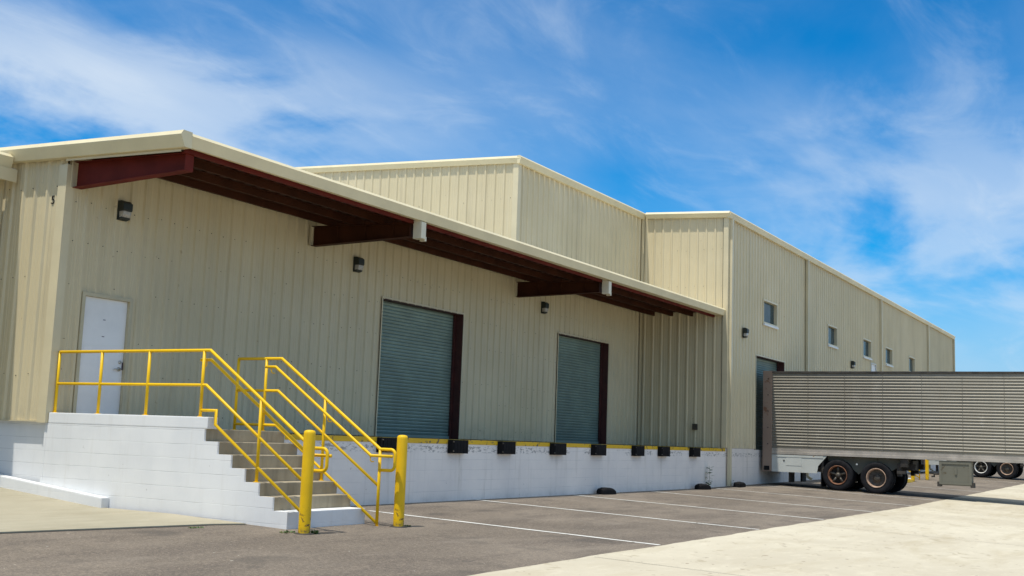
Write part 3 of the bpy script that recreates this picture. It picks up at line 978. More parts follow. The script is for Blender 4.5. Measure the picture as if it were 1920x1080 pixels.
# second entry door high on the far part (seen only above the trailer)
mb = MB()
xa, xb, za, zb = MD2
mb.box((xa + 0.03, -W + 0.0, za + 0.01), (xb - 0.03, -W + 0.04, zb - 0.03))
ed2 = mb.build('entry_door', M['door'], wh, bevel=0.003)
mb = MB()
mb.box((xa - 0.035, -W - 0.045, za), (xa + 0.027, -W + 0.045, zb + 0.03))
mb.box((xb - 0.027, -W - 0.045, za), (xb + 0.035, -W + 0.045, zb + 0.03))
mb.box((xa + 0.0275, -W - 0.045, zb - 0.027), (xb - 0.0275, -W + 0.045, zb + 0.03))
sub(mb, 'frame', M['winframe'], ed2)

# windows of the far part
for (a, b) in WINS:
    mb = MB()
    z0, z1 = WZ
    f = 0.03
    yo, yi = -W - 0.040, -W + 0.14
    mb.box((a - 0.02, yo, z0 - 0.03), (a + f, yi, z1 + 0.03)); mb.box((b - f, yo, z0 - 0.03), (b + 0.02, yi, z1 + 0.03))
    mb.box((a + f + .001, yo, z1 - f), (b - f - .001, yi, z1 + 0.03)); mb.box((a + f + .001, yo, z0 - 0.03), (b - f - .001, yi, z0 + f))
    wn_ = mb.build('window', M['trim'], wh)
    mb = MB(); mb.box((a + 0.0, yo - 0.045, z0 - 0.10), (b - 0.0, yo + 0.02, z0 - 0.031)); sub(mb, 'sill', M['sill'], wn_)
    mb = MB()
    mb.box((a + f - 0.01, -W + 0.09, z0 + f - 0.01), (b - f + 0.01, -W + 0.10, z1 - f + 0.01))
    sub(mb, 'pane', M['glass'], wn_)

# foundation walls of the end and the far part
mb = MB()
mb.box((0.075, 0.02, -0.3), (0.30, 24, 1.27))
mb.build('foundation_wall', M['block'], wh)
mb = MB()
for a, b in ((X3, D3[0] - 0.0), (D3[1], XE)):
    mb.box((a, -W + 0.002, -0.3), (b, -W + 0.25, FL + 0.015))
mb.box((D3[0] + .001, -W + 0.002, -0.3), (D3[1] - .001, -W + 0.25, FL - 0.01))
mb.build('foundation_wall', M['block_dock'], wh)

# ------------------------------------------------------------------ wing on the far left
wing = thing('warehouse', (-20, 1.55, 0), 'beige metal wing at the left edge of the photo, only its eave showing', 'warehouse')
base = (-20, 1.55, 0)
wpart(siding(-40, -0.045, lambda u: 1.27, lambda u: 5.45, facing_y(1.55), [], 0.1, (2.0, 3.6), 9), 'wall', siding_m, wing, base, recalc=False)
mb = MB(); eave_trim(mb, -40, -0.20, 1.24, 5.655, 0.24, 0.10); wpart(mb, 'gutter', M['gutter'], wing, base)
mb = MB(); mb.box((-40, 1.16, 5.20), (-0.10, 1.19, 5.412)); wpart(mb, 'fascia', M['trim'], wing, base)
mb = MB(); mb.prism([(1.24, 5.60), (9, 5.85), (9, 5.80), (1.24, 5.52)], 'x', -40, -0.28); mb.box((-40, 1.20, 5.415), (-0.10, 1.52, 5.43)); wpart(mb, 'roof', M['roofsheet'], wing, base)
mb = MB(); mb.box((-40, 1.63, -0.3), (-0.01, 1.9, 1.27)); wpart(mb, 'foundation_wall', M['block'], wing, base)

# ------------------------------------------------------------------ loading dock
base = (12, -W, 0)
SX0, SX1 = 0.0, 1.70
dock = thing('loading_dock', base, 'white painted block loading dock with yellow edge under the canopy', 'loading dock')
mb = MB(); mb.box((SX1 + 0.004, -W, -0.3), (X3 - 0.005, -W + 0.3, FL - 0.091)); wpart(mb, 'dock_wall', M['block_dock'], dock, base)
mb = MB(); mb.box((SX1 + 0.004, -W + 0.10, FL - 0.104), (X3 - 0.005, -0.002, FL - 0.004)); wpart(mb, 'deck', M['stair'], dock, base)
mb = MB(); mb.box((SX1 + 0.004, -W - 0.008, FL - 0.090), (X3 - 0.005, -W + 0.098, FL)); wpart(mb, 'edge_strip', M['yellow_edge'], dock, base)

# dock bumpers
bump_x = [(4.66, 5.22), (6.98, 7.54), (8.88, 9.44), (11.20, 11.80), (13.32, 13.95), (15.72, 16.30), (17.46, 18.07), (19.80, 20.41)]
where = ['black rubber dock bumper nearest the stairs, left below the first roller door',
         'black rubber dock bumper just right of the bollards, below the first door',
         'black rubber dock bumper on the dock edge between the two roller doors',
         'black rubber dock bumper below the left side of the second roller door',
         'black rubber dock bumper below the right jamb of the second roller door',
         'black rubber dock bumper third from the right end of the dock edge',
         'black rubber dock bumper second from the right end of the dock edge',
         'black rubber dock bumper at the right end of the dock edge, above the sapling']
for (a, b), lb in zip(bump_x, where):
    c = (a + b) / 2
    t_ = thing('dock_bumper', (c, -W - 0.008, 1.062), lb, 'dock bumper', 'bumpers along the dock edge')
    hw = (b - a) / 2
    mb = MB()
    k = 9
    for i in range(k):
        x0 = -hw + 0.03 + (2 * hw - 0.06) * i / k; x1 = -hw + 0.03 + (2 * hw - 0.06) * (i + 1) / k - 0.004
        mb.box((x0, -0.125 + 0.002 * (i % 2), -0.132), (x1, -0.002, 0.132))
    mb.build('rubber_pad', M['rubber'], t_, bevel=0.006)
    for sx in (-1, 1):
        mb = MB(); mb.box((sx * hw, -0.11, -0.134), (sx * (hw - 0.025), -0.001, 0.134)); mb.box((sx * hw, -0.012, -0.134), (sx * (hw + 0.02), -0.001, 0.134))
        mb.build('end_plate', M['rubber'], t_)
    for zz in (-0.09, 0.09):
        mb = MB(); mb.lathe([(0.0, -0.018), (0.012, -0.018), (0.014, 0.0)], (-hw + 0.014, -0.110, zz), (0, 1, 0), 8)
        mb.build('bolt', M['hub'], t_)


# ------------------------------------------------------------------ stairs
def make_stairs(ox, oz, width, label, platform=True):
    """seven steps down along -y from y=-3.45; base at world (ox, -3.45, oz)"""
    base = (ox, -3.45, oz)
    st = thing('concrete_stairs', base, label, 'stairs')
    x0, x1 = 0.034, width
    yb = -3.45
    rise = [FL, 1.06, 0.885, 0.71, 0.53, 0.35, 0.165]
    top = 1.235
    prof = []
    y = 0.0
    levels = [top, 1.06, 0.885, 0.705, 0.525, 0.345, 0.165]
    tread = 0.272
    # steps: block i spans from its riser back under the upper block
    for i, z in enumerate(levels):
        mb = MB()
        yf = -tread * i
        if i == 0:
            yb_ = 3.45 - 0.04 if platform else 0.42
            mb.box((x0, yf, -0.3), (x1, yb_, z))
        else:
            mb.box((x0, yf, -0.3), (x1, yf + tread - 0.001, z))
        nm = 'platform' if i == 0 else 'step'
        mt = M['stair'] if i < 6 else M['whitepaint']
        o = mb.build(nm, mt, st, bevel=0.012)
        if i == 6: o['label'] = 'lowest step, painted white'
    # left stringer wall, white block, stepped profile with kerb
    yend = -tread * 6
    poly = [(yend, -0.3), (yend, levels[6])]
    for i in range(6, 0, -1):
        poly += [(-tread * (i - 1), levels[i]), (-tread * (i - 1), levels[i - 1])]
    ybk = 3.45 - 0.03 if platform else 0.42
    poly += [(ybk, levels[0]), (ybk, -0.3)]
    mb = MB(); mb.prism(poly, 'x', 0.0, 0.032)
    mb.build('side_wall', M['block'], st)
    if platform:
        mb = MB(); mb.box((0.0, -0.05, top + 0.002), (0.20, 3.45 - 0.05, 1.405)); mb.build('kerb', M['whitepaint'], st, bevel=0.015)
    mb = MB(); mb.prism([(yy, zz - 0.003 if zz > 0 else zz) for yy, zz in poly], 'x', width + 0.001, width + 0.006)
    mb.build('side_wall', M['block'], st)
    return st


stair1 = make_stairs(0.0, 0.0, SX1, 'concrete steps with white painted block side wall rising to the white entry door')


# ------------------------------------------------------------------ handrails
def arc(c, r, a0, a1, n, x):
    return [(x, c[0] + r * math.cos(a0 + (a1 - a0) * i / n), c[1] + r * math.sin(a0 + (a1 - a0) * i / n)) for i in range(n + 1)]


SL = 0.670


def make_rail(x, posts, y_start, label, base, kerb, inner, group):
    """rail in the plane x; posts: (y, foot z). inner: +1/-1 side on which the grab rail sits"""
    hr = thing('handrail', base, label, 'handrail', group)
    r = 0.0235
    yk = -3.36           # where the pitch starts
    zt = 2.37
    ye = -5.36
    ze = zt - SL * (yk - ye)
    # top rail with the loop at the foot
    loop_y, loop_b = ye - 0.27, ze - 0.30
    cr = 0.075
    pts = [(x, y_start, zt), (x, yk, zt), (x, ye, ze)]
    pts += [(x, loop_y + cr, ze)] + arc((loop_y + cr, ze - cr), cr, math.pi / 2, math.pi, 6, x)[1:] + arc((loop_y + cr, loop_b + cr), cr, math.pi, 1.5 * math.pi, 6, x) + [(x, ye + 0.0, loop_b)]
    mb = MB(); mb.tube(pts, r, 14)
    wpart(mb, 'top_rail', M['yellow'], hr, base)
    # mid rail
    zm = 1.865
    mb = MB(); mb.tube([(x, y_start, zm), (x, yk + 0.04, zm), (x, ye + .02, zm - SL * (yk + 0.04 - ye - .02))], r * 0.93, 12)
    wpart(mb, 'mid_rail', M['yellow'], hr, base)
    # bottom rail
    mb = MB()
    if kerb:
        mb.tube([(x, posts[-3][0], 1.50), (x, -3.55, 1.50), (x, -3.55, 1.30), (x, ye + .02, 1.30 - SL * (-3.55 - ye - .02))], r * 0.93, 12)
    else:
        mb.tube([(x, y_start, 1.33), (x, yk + 0.04, 1.33), (x, ye + .02, 1.33 - SL * (yk + 0.04 - ye - .02))], r * 0.93, 12)
    wpart(mb, 'bottom_rail', M['yellow'], hr, base)
    # grab rail inside
    gx = x + inner * 0.075
    zg = 2.235
    yg0 = -3.10
    yg1 = -3.31
    yg2 = -5.25
    zg2 = zg - SL * (yg1 - yg2)
    mb = MB(); mb.tube([(gx, yg0, zg), (gx, yg1, zg), (gx, yg2, zg2), (gx, loop_y + 0.01, zg2)], r * 0.93, 12)
    mb.lathe([(0.0, -0.012), (0.018, -0.010), (0.026, 0.0), (0.018, 0.010), (0.0, 0.012)], (gx, loop_y + 0.0, zg2), (0, 1, 0), 10)
    wpart(mb, 'grab_rail', M['yellow'], hr, base)
    for yb in (-3.22, -4.40, -5.24):
        zb = zg - SL * max(0, yg1 - yb) if yb > yg2 else zg2
        mb = MB()
        mb.tube([(gx, yb, zb - 0.02), (gx, yb - 0.005, zb - 0.075), (gx - inner * 0.02, yb - 0.01, zb - 0.095), (x, yb - 0.012, zb - 0.095)], 0.008, 8)
        wpart(mb, 'bracket', M['yellow'], hr, base)
    for (y, zf) in posts:
        ztop = zt if y > yk else zt - SL * (yk - y)
        if y < -5.2: ztop = ze
        mb = MB(); mb.tube([(x, y, zf), (x, y, ztop)], r, 14)
        mb.lathe([(0.0, 0.0), (0.045, 0.0), (0.045, 0.008), (0.022, 0.010)], (x, y, zf), (0, 0, 1), 14)
        wpart(mb, 'post', M['yellow'], hr, base)
    return hr


gp = 'yellow handrails of the dock stairs'
make_rail(0.10, [(-0.06, 1.405), (-1.06, 1.405), (-2.11, 1.405), (-3.24, 1.405), (-4.40, 0.525), (-5.36, gz(.1, -5.36) - 0.01)], -0.06,
          'longer yellow handrail running from the building corner past the white door and down the steps', (0.1, -3.4, 0), True, 1, gp)
make_rail(1.635, [(-2.45, 1.235), (-3.05, 1.235), (-4.28, 0.525), (-5.36, gz(1.63, -5.36) - 0.01)], -2.45,
          'shorter yellow handrail on the right side of the steps', (1.635, -3.4, 0), False, -1, gp)


# ------------------------------------------------------------------ bollards
def make_bollard(x, y, h, label, group):
    z0 = gz(x, y)
    b = thing('bollard', (x, y, z0), label, 'bollard', group)
    r = 0.079
    mb = MB()
    mb.lathe([(r, -0.1), (r, h - 0.055)], (0, 0, 0), (0, 0, 1), 28)
    mb.lathe([(r, h - 0.055), (r * 0.99, h - 0.035), (r * 0.93, h - 0.015), (r * 0.78, h - 0.004), (r * 0.4, h + 0.004), (0.0, h + 0.006)], (0, 0, 0), (0, 0, 1), 28)
    mb.build('post', M['bollard'], b, recalc=True)
    mb = MB()
    mb.lathe([(r * 1.75, -0.02), (r * 1.7, 0.004), (r * 1.3, 0.010), (r * 1.02, 0.012)], (0, 0, 0), (0, 0, 1), 20)
    mb.build('collar', M['chassis'], b)
    return b


make_bollard(-0.19, -5.55, 1.345, 'round yellow steel bollard left of the steps with weeds at its foot', 'bollards at the foot of the stairs')
make_bollard(1.84, -5.60, 1.325, 'round yellow steel bollard right of the steps, in front of the dock edge', 'bollards at the foot of the stairs')

# ------------------------------------------------------------------ ramp kerb along the foundation
mb = MB()
pts = [(-1.60, padz(-.1, -1.60) - 0.02), (-1.60, 0.165), (1.0, 0.395), (8.0, 1.0), (8.0, 0.3), (1.0, padz(-.1, 1.0) - 0.1)]
mb.prism(pts, 'x', -0.15, -0.003)
rk_ = mb.build('kerb', M['whitepaint'], None, bevel=0.02)
tag(rk_, 'white painted kerb sloping up along the foot of the block wall at the left edge', 'kerb')
# wall face filling between kerb and foundation (same block wall, end of the building)
mb = MB()
mb.box((-0.001, -0.028, -0.3), (0.074, 0.02, 1.262))
mb.build('foundation_wall', M['block'], wh)


# ------------------------------------------------------------------ wall lights
def make_light(loc, label):
    l = thing('wall_light', loc, label, 'wall light', 'black wall pack lights on the siding')
    mb = MB()
    # tall wedge housing, back at y=0, lens in the lower half
    prof = [(0.0, 0.165), (-0.09, 0.165), (-0.155, 0.12), (-0.155, 0.012), (-0.145, -0.01), (-0.03, -0.01), (-0.03, -0.165), (0.0, -0.165)]
    mb.prism(prof, 'x', -0.098, 0.098)
    mb.build('housing', M['black'], l, bevel=0.006)
    mb = MB()
    mb.prism([(-0.032, -0.012), (-0.142, -0.012), (-0.140, -0.07), (-0.115, -0.115), (-0.032, -0.125)], 'x', -0.080, 0.090)
    mb.build('lens', M['lens'], l, bevel=0.014)
    mb = MB()
    mb.prism([(-0.032, -0.126), (-0.115, -0.118), (-0.105, -0.148), (-0.032, -0.163)], 'x', -0.094, 0.095)
    mb.build('lower_rim', M['black'], l, bevel=0.004)
    return l


L0 = make_light((1.11, -0.036, 4.86), 'black wall light above and right of the white entry door, under the canopy')
for loc, lb in (((7.55, -0.036, 4.905), 'black wall light under the canopy, up left of the first roller door'),
                ((16.05, -0.036, 4.955), 'black wall light under the canopy, between the two roller doors'),
                ((24.42, -W - 0.036, 5.02), 'black wall light below the first square window on the far forward wall'),
                ((38.82, -W - 0.036, 5.03), 'black wall light just above the trailer roof on the far wall')):
    c = copy_tree(L0); c.location = loc; c['label'] = lb

# ------------------------------------------------------------------ number on the end wall
cu = bpy.data.curves.new('number_sign', 'FONT')
cu.body = '5'
cu.size = 0.20
cu.extrude = 0.004
cu.align_x = 'CENTER'
tmp = bpy.data.objects.new('tmp', cu)
COL.objects.link(tmp)
bpy.context.view_layer.update()
me = bpy.data.meshes.new_from_object(tmp.evaluated_get(bpy.context.evaluated_depsgraph_get()))
bpy.data.objects.remove(tmp)
num = bpy.data.objects.new('number_sign', me)
me.materials.clear(); me.materials.append(M['ink'])
COL.objects.link(num)
num.rotation_euler = (R(90), 0, R(-90))
num.location = (-0.010, 0.305, 4.79)
tag(num, 'black number 5 on the beige end wall near its corner', 'number sign')

# ------------------------------------------------------------------ small box on the return wall
ob = thing('outlet_box', (X3 - 0.036, -2.03, 1.85), 'small dark box low on the shaded return wall beside the dock end', 'outlet box')
mb = MB(); mb.box((-0.07, -0.075, -0.09), (0, 0.075, 0.09)); mb.build('box', M['outlet'], ob, bevel=0.006)
mb = MB(); mb.box((-0.082, -0.082, -0.097), (-0.071, 0.082, 0.097)); mb.build('cover', M['outlet'], ob, bevel=0.004)

# ------------------------------------------------------------------ rubber blocks on the ground
def rubber_block(loc, l, ang, label, tilt=0.0, taper=0.75):
    mb = MB()
    hl, hw, h = l / 2, 0.13, 0.16
    ny = 9
    nx = 11
    rnd = random.Random(int(loc[0] * 10))
    vs, fs = [], []
    for a in range(nx):
        u = -1 + 2 * a / (nx - 1)
        for b in range(ny):
            t = math.pi * b / (ny - 1)
            top = h * (1 - 0.35 * abs(u) ** 3 - 0.12 * u) * (1 + rnd.uniform(-.06, .06))
            sh = (1 - 0.25 * abs(u) ** 4)
            cy, sz = math.cos(t), math.sin(t)
            vs.append((u * hl, math.copysign(abs(cy) ** 0.5, cy) * hw * sh, max(-0.01, abs(sz) ** 0.45 * top if sz > 1e-6 else -0.01)))
    for a in range(nx - 1):
        for b in range(ny - 1):
            fs.append((a * ny + b, a * ny + b + 1, (a + 1) * ny + b + 1, (a + 1) * ny + b))
    fs += [list(range(ny)), [(nx - 1) * ny + b for b in range(ny)][::-1]]
    mb.add(vs, fs, 0, False)
    t_ = mb.build('wheel_chock', M['rubber'], None)
    t_.location = loc
    tag(t_, label, 'wheel chock', 'black rubber blocks lying at the foot of the dock')
    t_.rotation_euler = (0, tilt, ang)
    return t_


rubber_block((13.80, -3.24, gz(13.8, -3.24)), 0.62, R(-6), 'black rubber block on the asphalt against the dock, left of the sapling')
rubber_block((20.22, -3.30, gz(20.2, -3.3)), 0.66, R(-8), 'black rubber block at the foot of the sapling')
rubber_block((23.35, -3.34, gz(23.3, -3.34)), 0.80, R(4), 'black rubber block just right of the downspout at the building corner')


# ------------------------------------------------------------------ weeds
def sapling(loc, h, n, label, lean=0.05, leaf=0.07, seed=3, name='sapling'):
    rnd = random.Random(seed)
    t_ = thing(name, loc, label, 'weed')
    mb = MB()
    pts = []
    for i in range(8):
        f = i / 7
        pts.append((lean * f + 0.015 * math.sin(f * 7 + seed), -0.01 + 0.012 * math.cos(f * 5), h * f))
    for i in range(7):
        mb.tube(pts[i:i + 2], 0.006 * (1 - 0.6 * i / 7), 6)
    mb.build('stem', M['drygrass'], t_)
    mb = MB()
    for i in range(n):
        f = 0.12 + 0.88 * i / n
        k = min(6, int(f * 7)); p = Vector(pts[k]).lerp(Vector(pts[k + 1]), f * 7 - k)
        a = i * 2.4 + rnd.uniform(-.4, .4)
        L = leaf * rnd.uniform(0.7, 1.25)
        d = Vector((math.cos(a), math.sin(a) * 0.7 - 0.2, rnd.uniform(-0.1, 0.5))).normalized()
        s_ = d.cross(Vector((0, 0, 1))).normalized() * L * 0.34
        q = p + d * 0.025
        mb.add([q, q + d * L * 0.5 + s_ + Vector((0, 0, .006)), q + d * L, q + d * L * 0.5 - s_ + Vector((0, 0, .006))], [(0, 1, 2), (0, 2, 3)])
    mb.build('leaf', M['leaf'], t_, recalc=False)
    return t_


sapling((21.15, -3.12, gz(21.1, -3.1)), 0.66, 20, 'thin green sapling growing against the white dock wall', 0.06, 0.15, 5)
sapling((23.05, -3.22, gz(23, -3.2)), 0.20, 8, 'tiny weed beside the rubber block at the building corner', -0.05, 0.06, 8, 'weed')


def tuft(loc, rad, n, h, label, seed):
    rnd = random.Random(seed)
    mb = MB()
    for i in range(n):
        a = rnd.uniform(0, 6.28); rr = rad * math.sqrt(rnd.random())
        p = Vector((rr * math.cos(a), rr * math.sin(a) * 0.55, 0))
        d = Vector((rnd.uniform(-1, 1), rnd.uniform(-1, 1), rnd.uniform(0.25, 1.1))).normalized() * h * rnd.uniform(.4, 1)
        s_ = d.cross(Vector((0, 0, 1))).normalized() * 0.008 * rnd.uniform(.7, 1.8)
        mb.add([p - s_, p + s_, p + d * 0.6 + s_ * .9 + Vector((0, 0, .004)), p + d], [(0, 1, 2), (0, 2, 3)], 0 if rnd.random() < .7 else 1)
    o = mb.build('weed', [M['leaf'], M['drygrass']], None, recalc=False)
    o.location = loc
    tag(o, label, 'weed')
    return o


tuft((-0.06, -5.62, gz(0, -5.62) + .004), 0.06, 90, 0.075, 'green weeds sprouting at the right foot of the left bollard', 1)
tuft((-0.30, -5.36, gz(0, -5.36) + .004), 0.13, 70, 0.035, 'low green weeds between the lowest step and the left bollard', 2)
tuft((-1.0, -4.42, gz(0, -4.42) + .004), 0.12, 50, 0.022, 'tiny yellowish weeds in the asphalt beside the drive edge', 3)
tuft((2.0, -5.62, gz(2, -5.62) + .004), 0.10, 60, 0.03, 'sparse dry weeds at the foot of the right bollard', 4)

# ------------------------------------------------------------------ semi trailer
def make_trailer(loc, label, full=True):
    t_ = thing('semi_trailer', loc, label, 'trailer', 'silver box trailers at the docks')
    Lh, hw = 12.3, 1.27
    zb, zt = 1.17, 3.93
    y0 = -0.32            # front of the rear frame
    # body: ribbed sides
    mb = MB()
    pitch, d = 0.0965, 0.018
    z = zb + 0.20
    pr = [(zb + 0.02, 0.0), (zb + 0.195, 0.0)]
    while z < zt - 0.20:
        pr += [(z, 0.0), (z + 0.027, 0.002), (z + 0.045, d), (z + 0.068, d), (z + 0.086, 0.002)]
        z += pitch
    pr += [(zt - 0.17, 0.0), (zt - 0.03, 0.0)]
    nseg = 40
    rnd = random.Random(4)
    for sx in (-1, 1):
        wob = [[rnd.uniform(-0.004, 0.004) for _ in range(nseg + 1)] for _ in range(8)]
        for (a, da), (b, db) in zip(pr, pr[1:]):
            for i in range(nseg):
                ya = y0 - (Lh - 0.36) * i / nseg; yb = y0 - (Lh - 0.36) * (i + 1) / nseg
                def wv(zv, ii):
                    f = (zv - zb) / (zt - zb) * 6.99; k = int(max(0, min(6, f))); f -= k
                    return wob[k][ii] * (1 - f) + wob[k + 1][ii] * f
                mb.add([(sx * (hw - 0.03 + da + wv(a, i)), ya, a), (sx * (hw - 0.03 + da + wv(a, i + 1)), yb, a),
                        (sx * (hw - 0.03 + db + wv(b, i + 1)), yb, b), (sx * (hw - 0.03 + db + wv(b, i)), ya, b)],
                       [(0, 1, 2, 3) if sx > 0 else (3, 2, 1, 0)], 0)
    mb.box((-hw + 0.06, -Lh, zb + 0.02), (hw - 0.06, y0 - 0.01, zb + 0.05))
    mb.box((-hw + 0.045, -Lh - 0.01, zb + 0.05), (hw - 0.045, -Lh + 0.03, zt - 0.04))
    mb.build('body', M['alu'], t_, recalc=False)
    mb = MB(); mb.box((-hw + 0.02, -Lh, zt - 0.04), (hw - 0.02, y0 + 0.3, zt - 0.012)); mb.build('roof', M['alurail'], t_)
    # rails
    for sx in (-1, 1):
        mb = MB()
        mb.box((sx * (hw - 0.028), -Lh, zt - 0.065), (sx * (hw + 0.012), y0, zt))
        mb.build('top_rail', M['chassis'], t_, bevel=0.004)
        mb = MB()
        mb.prism([(sx * (hw - 0.03), zb + 0.16), (sx * (hw + 0.004), zb + 0.16), (sx * (hw + 0.004), zb + 0.06), (sx * (hw + 0.022), zb + 0.055), (sx * (hw + 0.022), zb - 0.03), (sx * (hw - 0.03), zb - 0.03)], 'y', -Lh, y0)
        k = 0
        mb.build('side_rail', M['alurail'], t_)
        # vertical seam battens
        yy = y0 - 1.22
        while yy > -Lh + 0.3:
            mb = MB()
            mb.box((sx * (hw - 0.03), yy - 0.005, zb + 0.165), (sx * (hw - 0.0055), yy + 0.005, zt - 0.07))
            mb.build('seam', M['alu'], t_)
            yy -= 1.22
    # front corner posts
    # rear frame
    mb = MB()
    for sx in (-1, 1):
        mb.box((sx * (hw + 0.02), y0 + 0.002, zb - 0.62), (sx * (hw - 0.13), 0.0, zt + 0.015))
    mb.box((-hw + 0.131, y0 + 0.1, zt - 0.16), (hw - 0.131, -0.005, zt + 0.012))
    mb.box((-hw + 0.131, y0 + 0.1, zb - 0.20), (hw - 0.131, -0.005, zb + 0.03))
    mb.box((-hw + 0.131, y0 + 0.15, zb - 0.60), (hw - 0.131, y0 + 0.27, zb - 0.48))
    rf = mb.build('rear_frame', M['rearframe'], t_, bevel=0.01)
    mb = MB()
    for zz in (zb - 0.52,):
        mb.box((-hw - 0.022, -0.24, zz - 0.06), (-hw - 0.045, -0.06, zz + 0.08))
    sub(mb, 'rubber_stop', M['rubber'], rf)
    for i in range(5):
        mb = MB(); mb.lathe([(0.0, -0.010), (0.018, -0.008), (0.022, 0.0)], (-hw - 0.021, -0.18, zb + 0.3 + i * 0.55), (1, 0, 0), 8)
        sub(mb, 'rivet', M['chassis'], rf)
    mb = MB(); mb.box((-hw + 0.13, -0.06, zb + 0.031), (hw - 0.13, -0.02, zt - 0.165)); mb.build('rear_door', M['skirt'], t_)
    # rear side skirt
    for sx in (-1, 1):
        mb = MB()
        poly = [(y0 - 0.0, zb - 0.05), (y0 - 0.0, zb - 0.62), (y0 - 1.53, zb - 0.62), (y0 - 1.57, zb - 0.38), (y0 - 1.86, zb - 0.05)]
        mb.prism(poly, 'x', sx * (hw - 0.01), sx * (hw + 0.008))
        sk = mb.build('side_skirt', M['skirt'], t_)
        mb = MB(); mb.box((sx * (hw + 0.009), y0 - 0.02, zb - 0.12), (sx * (hw + 0.022), y0 - 1.74, zb - 0.05)); sub(mb, 'stiffener', M['skirt'], sk)
        mb = MB(); mb.box((sx * (hw + 0.009), y0 - 0.50, zb - 0.40), (sx * (hw + 0.016), y0 - 1.02, zb - 0.14)); sub(mb, 'patch_plate', M['skirt'], sk)
        mb = MB(); mb.lathe([(0, 0.014 * sx), (0.028, 0.012 * sx), (0.03, 0)], (sx * (hw + 0.009), y0 - 0.42, zb - 0.24), (1, 0, 0), 12)
        sub(mb, 'marker_lamp', M['chassis'], sk)
    # chassis
    mb = MB()
    for sx in (-1, 1): mb.box((sx * 0.46, y0 - 0.1, zb - 0.42), (sx * 0.56, -4.7, zb - 0.05))
    for k in range(20): mb.box((-hw + 0.05, y0 - 0.2 - k * 0.6, zb - 0.045), (hw - 0.05, y0 - 0.28 - k * 0.6, zb + 0.015))
    for yy in (-2.4, -3.4, -4.65): mb.box((-0.459, yy, zb - 0.40), (0.459, yy - 0.1, zb - 0.1))
    for sx in (-1, 1):
        mb.box((sx * 0.58, -2.0, zb - 0.38), (sx * 0.80, -4.9, zb - 0.20))
        mb.box((sx * 0.95, -1.98, zb - 0.60), (sx * 1.22, -2.06, zb - 0.08))
    ch = mb.build('chassis', M['chassis'], t_)
    # suspension plates and brake chambers, seen as dull rusty shapes between the wheels
    for sx in (-1, 1):
        mb = MB()
        mb.prism([(-2.1, zb - 0.04), (-4.6, zb - 0.04), (-4.6, zb - 0.18), (-4.2, zb - 0.44), (-3.5, zb - 0.26), (-3.13, zb - 0.60), (-2.75, zb - 0.26), (-2.15, zb - 0.2)], 'x', sx * 0.90, sx * 0.94)
        sp = mb.build('suspension', M['gear'], t_)
        mb = MB(); mb.box((sx * 0.96, -4.52, zb - 0.30), (sx * 1.24, -4.74, zb - 0.045)); mb.box((sx * 0.95, -4.40, zb - 0.60), (sx * 1.15, -4.52, zb - 0.20)); mb.box((sx * 0.95, -4.40, zb - 0.52), (sx * 1.2, -4.66, zb - 0.42))
        sub(mb, 'bracket', M['chassis'], sp)
    mb = MB()
    mb.lathe([(0.0, -0.02), (0.025, -0.012), (0.032, 0.0)], (-hw + 0.07, -3.13, zb - 0.27), (1, 0, 0), 12)
    mb.box((-hw + 0.075, -3.16, zb - 0.29), (-hw + 0.09, -3.10, zb - 0.25))
    mb.build('marker_lamp', M['rimwhite'], t_)
    # axles
    for yy in (-2.52, -3.76):
        mb = MB(); mb.tube([(-1.0, yy, 0.5), (1.0, yy, 0.5)], 0.075, 10); mb.build('axle', M['chassis'], t_)
    # rear bumper plates reaching down behind the skirt
    for sx in (-1, 1):
        mb = MB(); mb.box((sx * 0.45, -0.80, 0.20), (sx * 0.95, -0.86, zb - 0.05)); mb.build('bumper_plate', M['chassis'], t_)
    # mud flap behind the wheels
    for sx in (-1, 1):
        mb = MB(); mb.box((sx * 0.62, -1.99, 0.12), (sx * 1.23, -1.965, zb - 0.05)); mb.build('mud_flap', M['rubber'], t_)
    # wheels
    rim_mats = {(-1, 0): ('rimrust', 'spoke'), (-1, 1): ('rimpale', 'disc'), (1, 0): ('rimrust', 'spoke'), (1, 1): ('rimwhite', 'disc')}
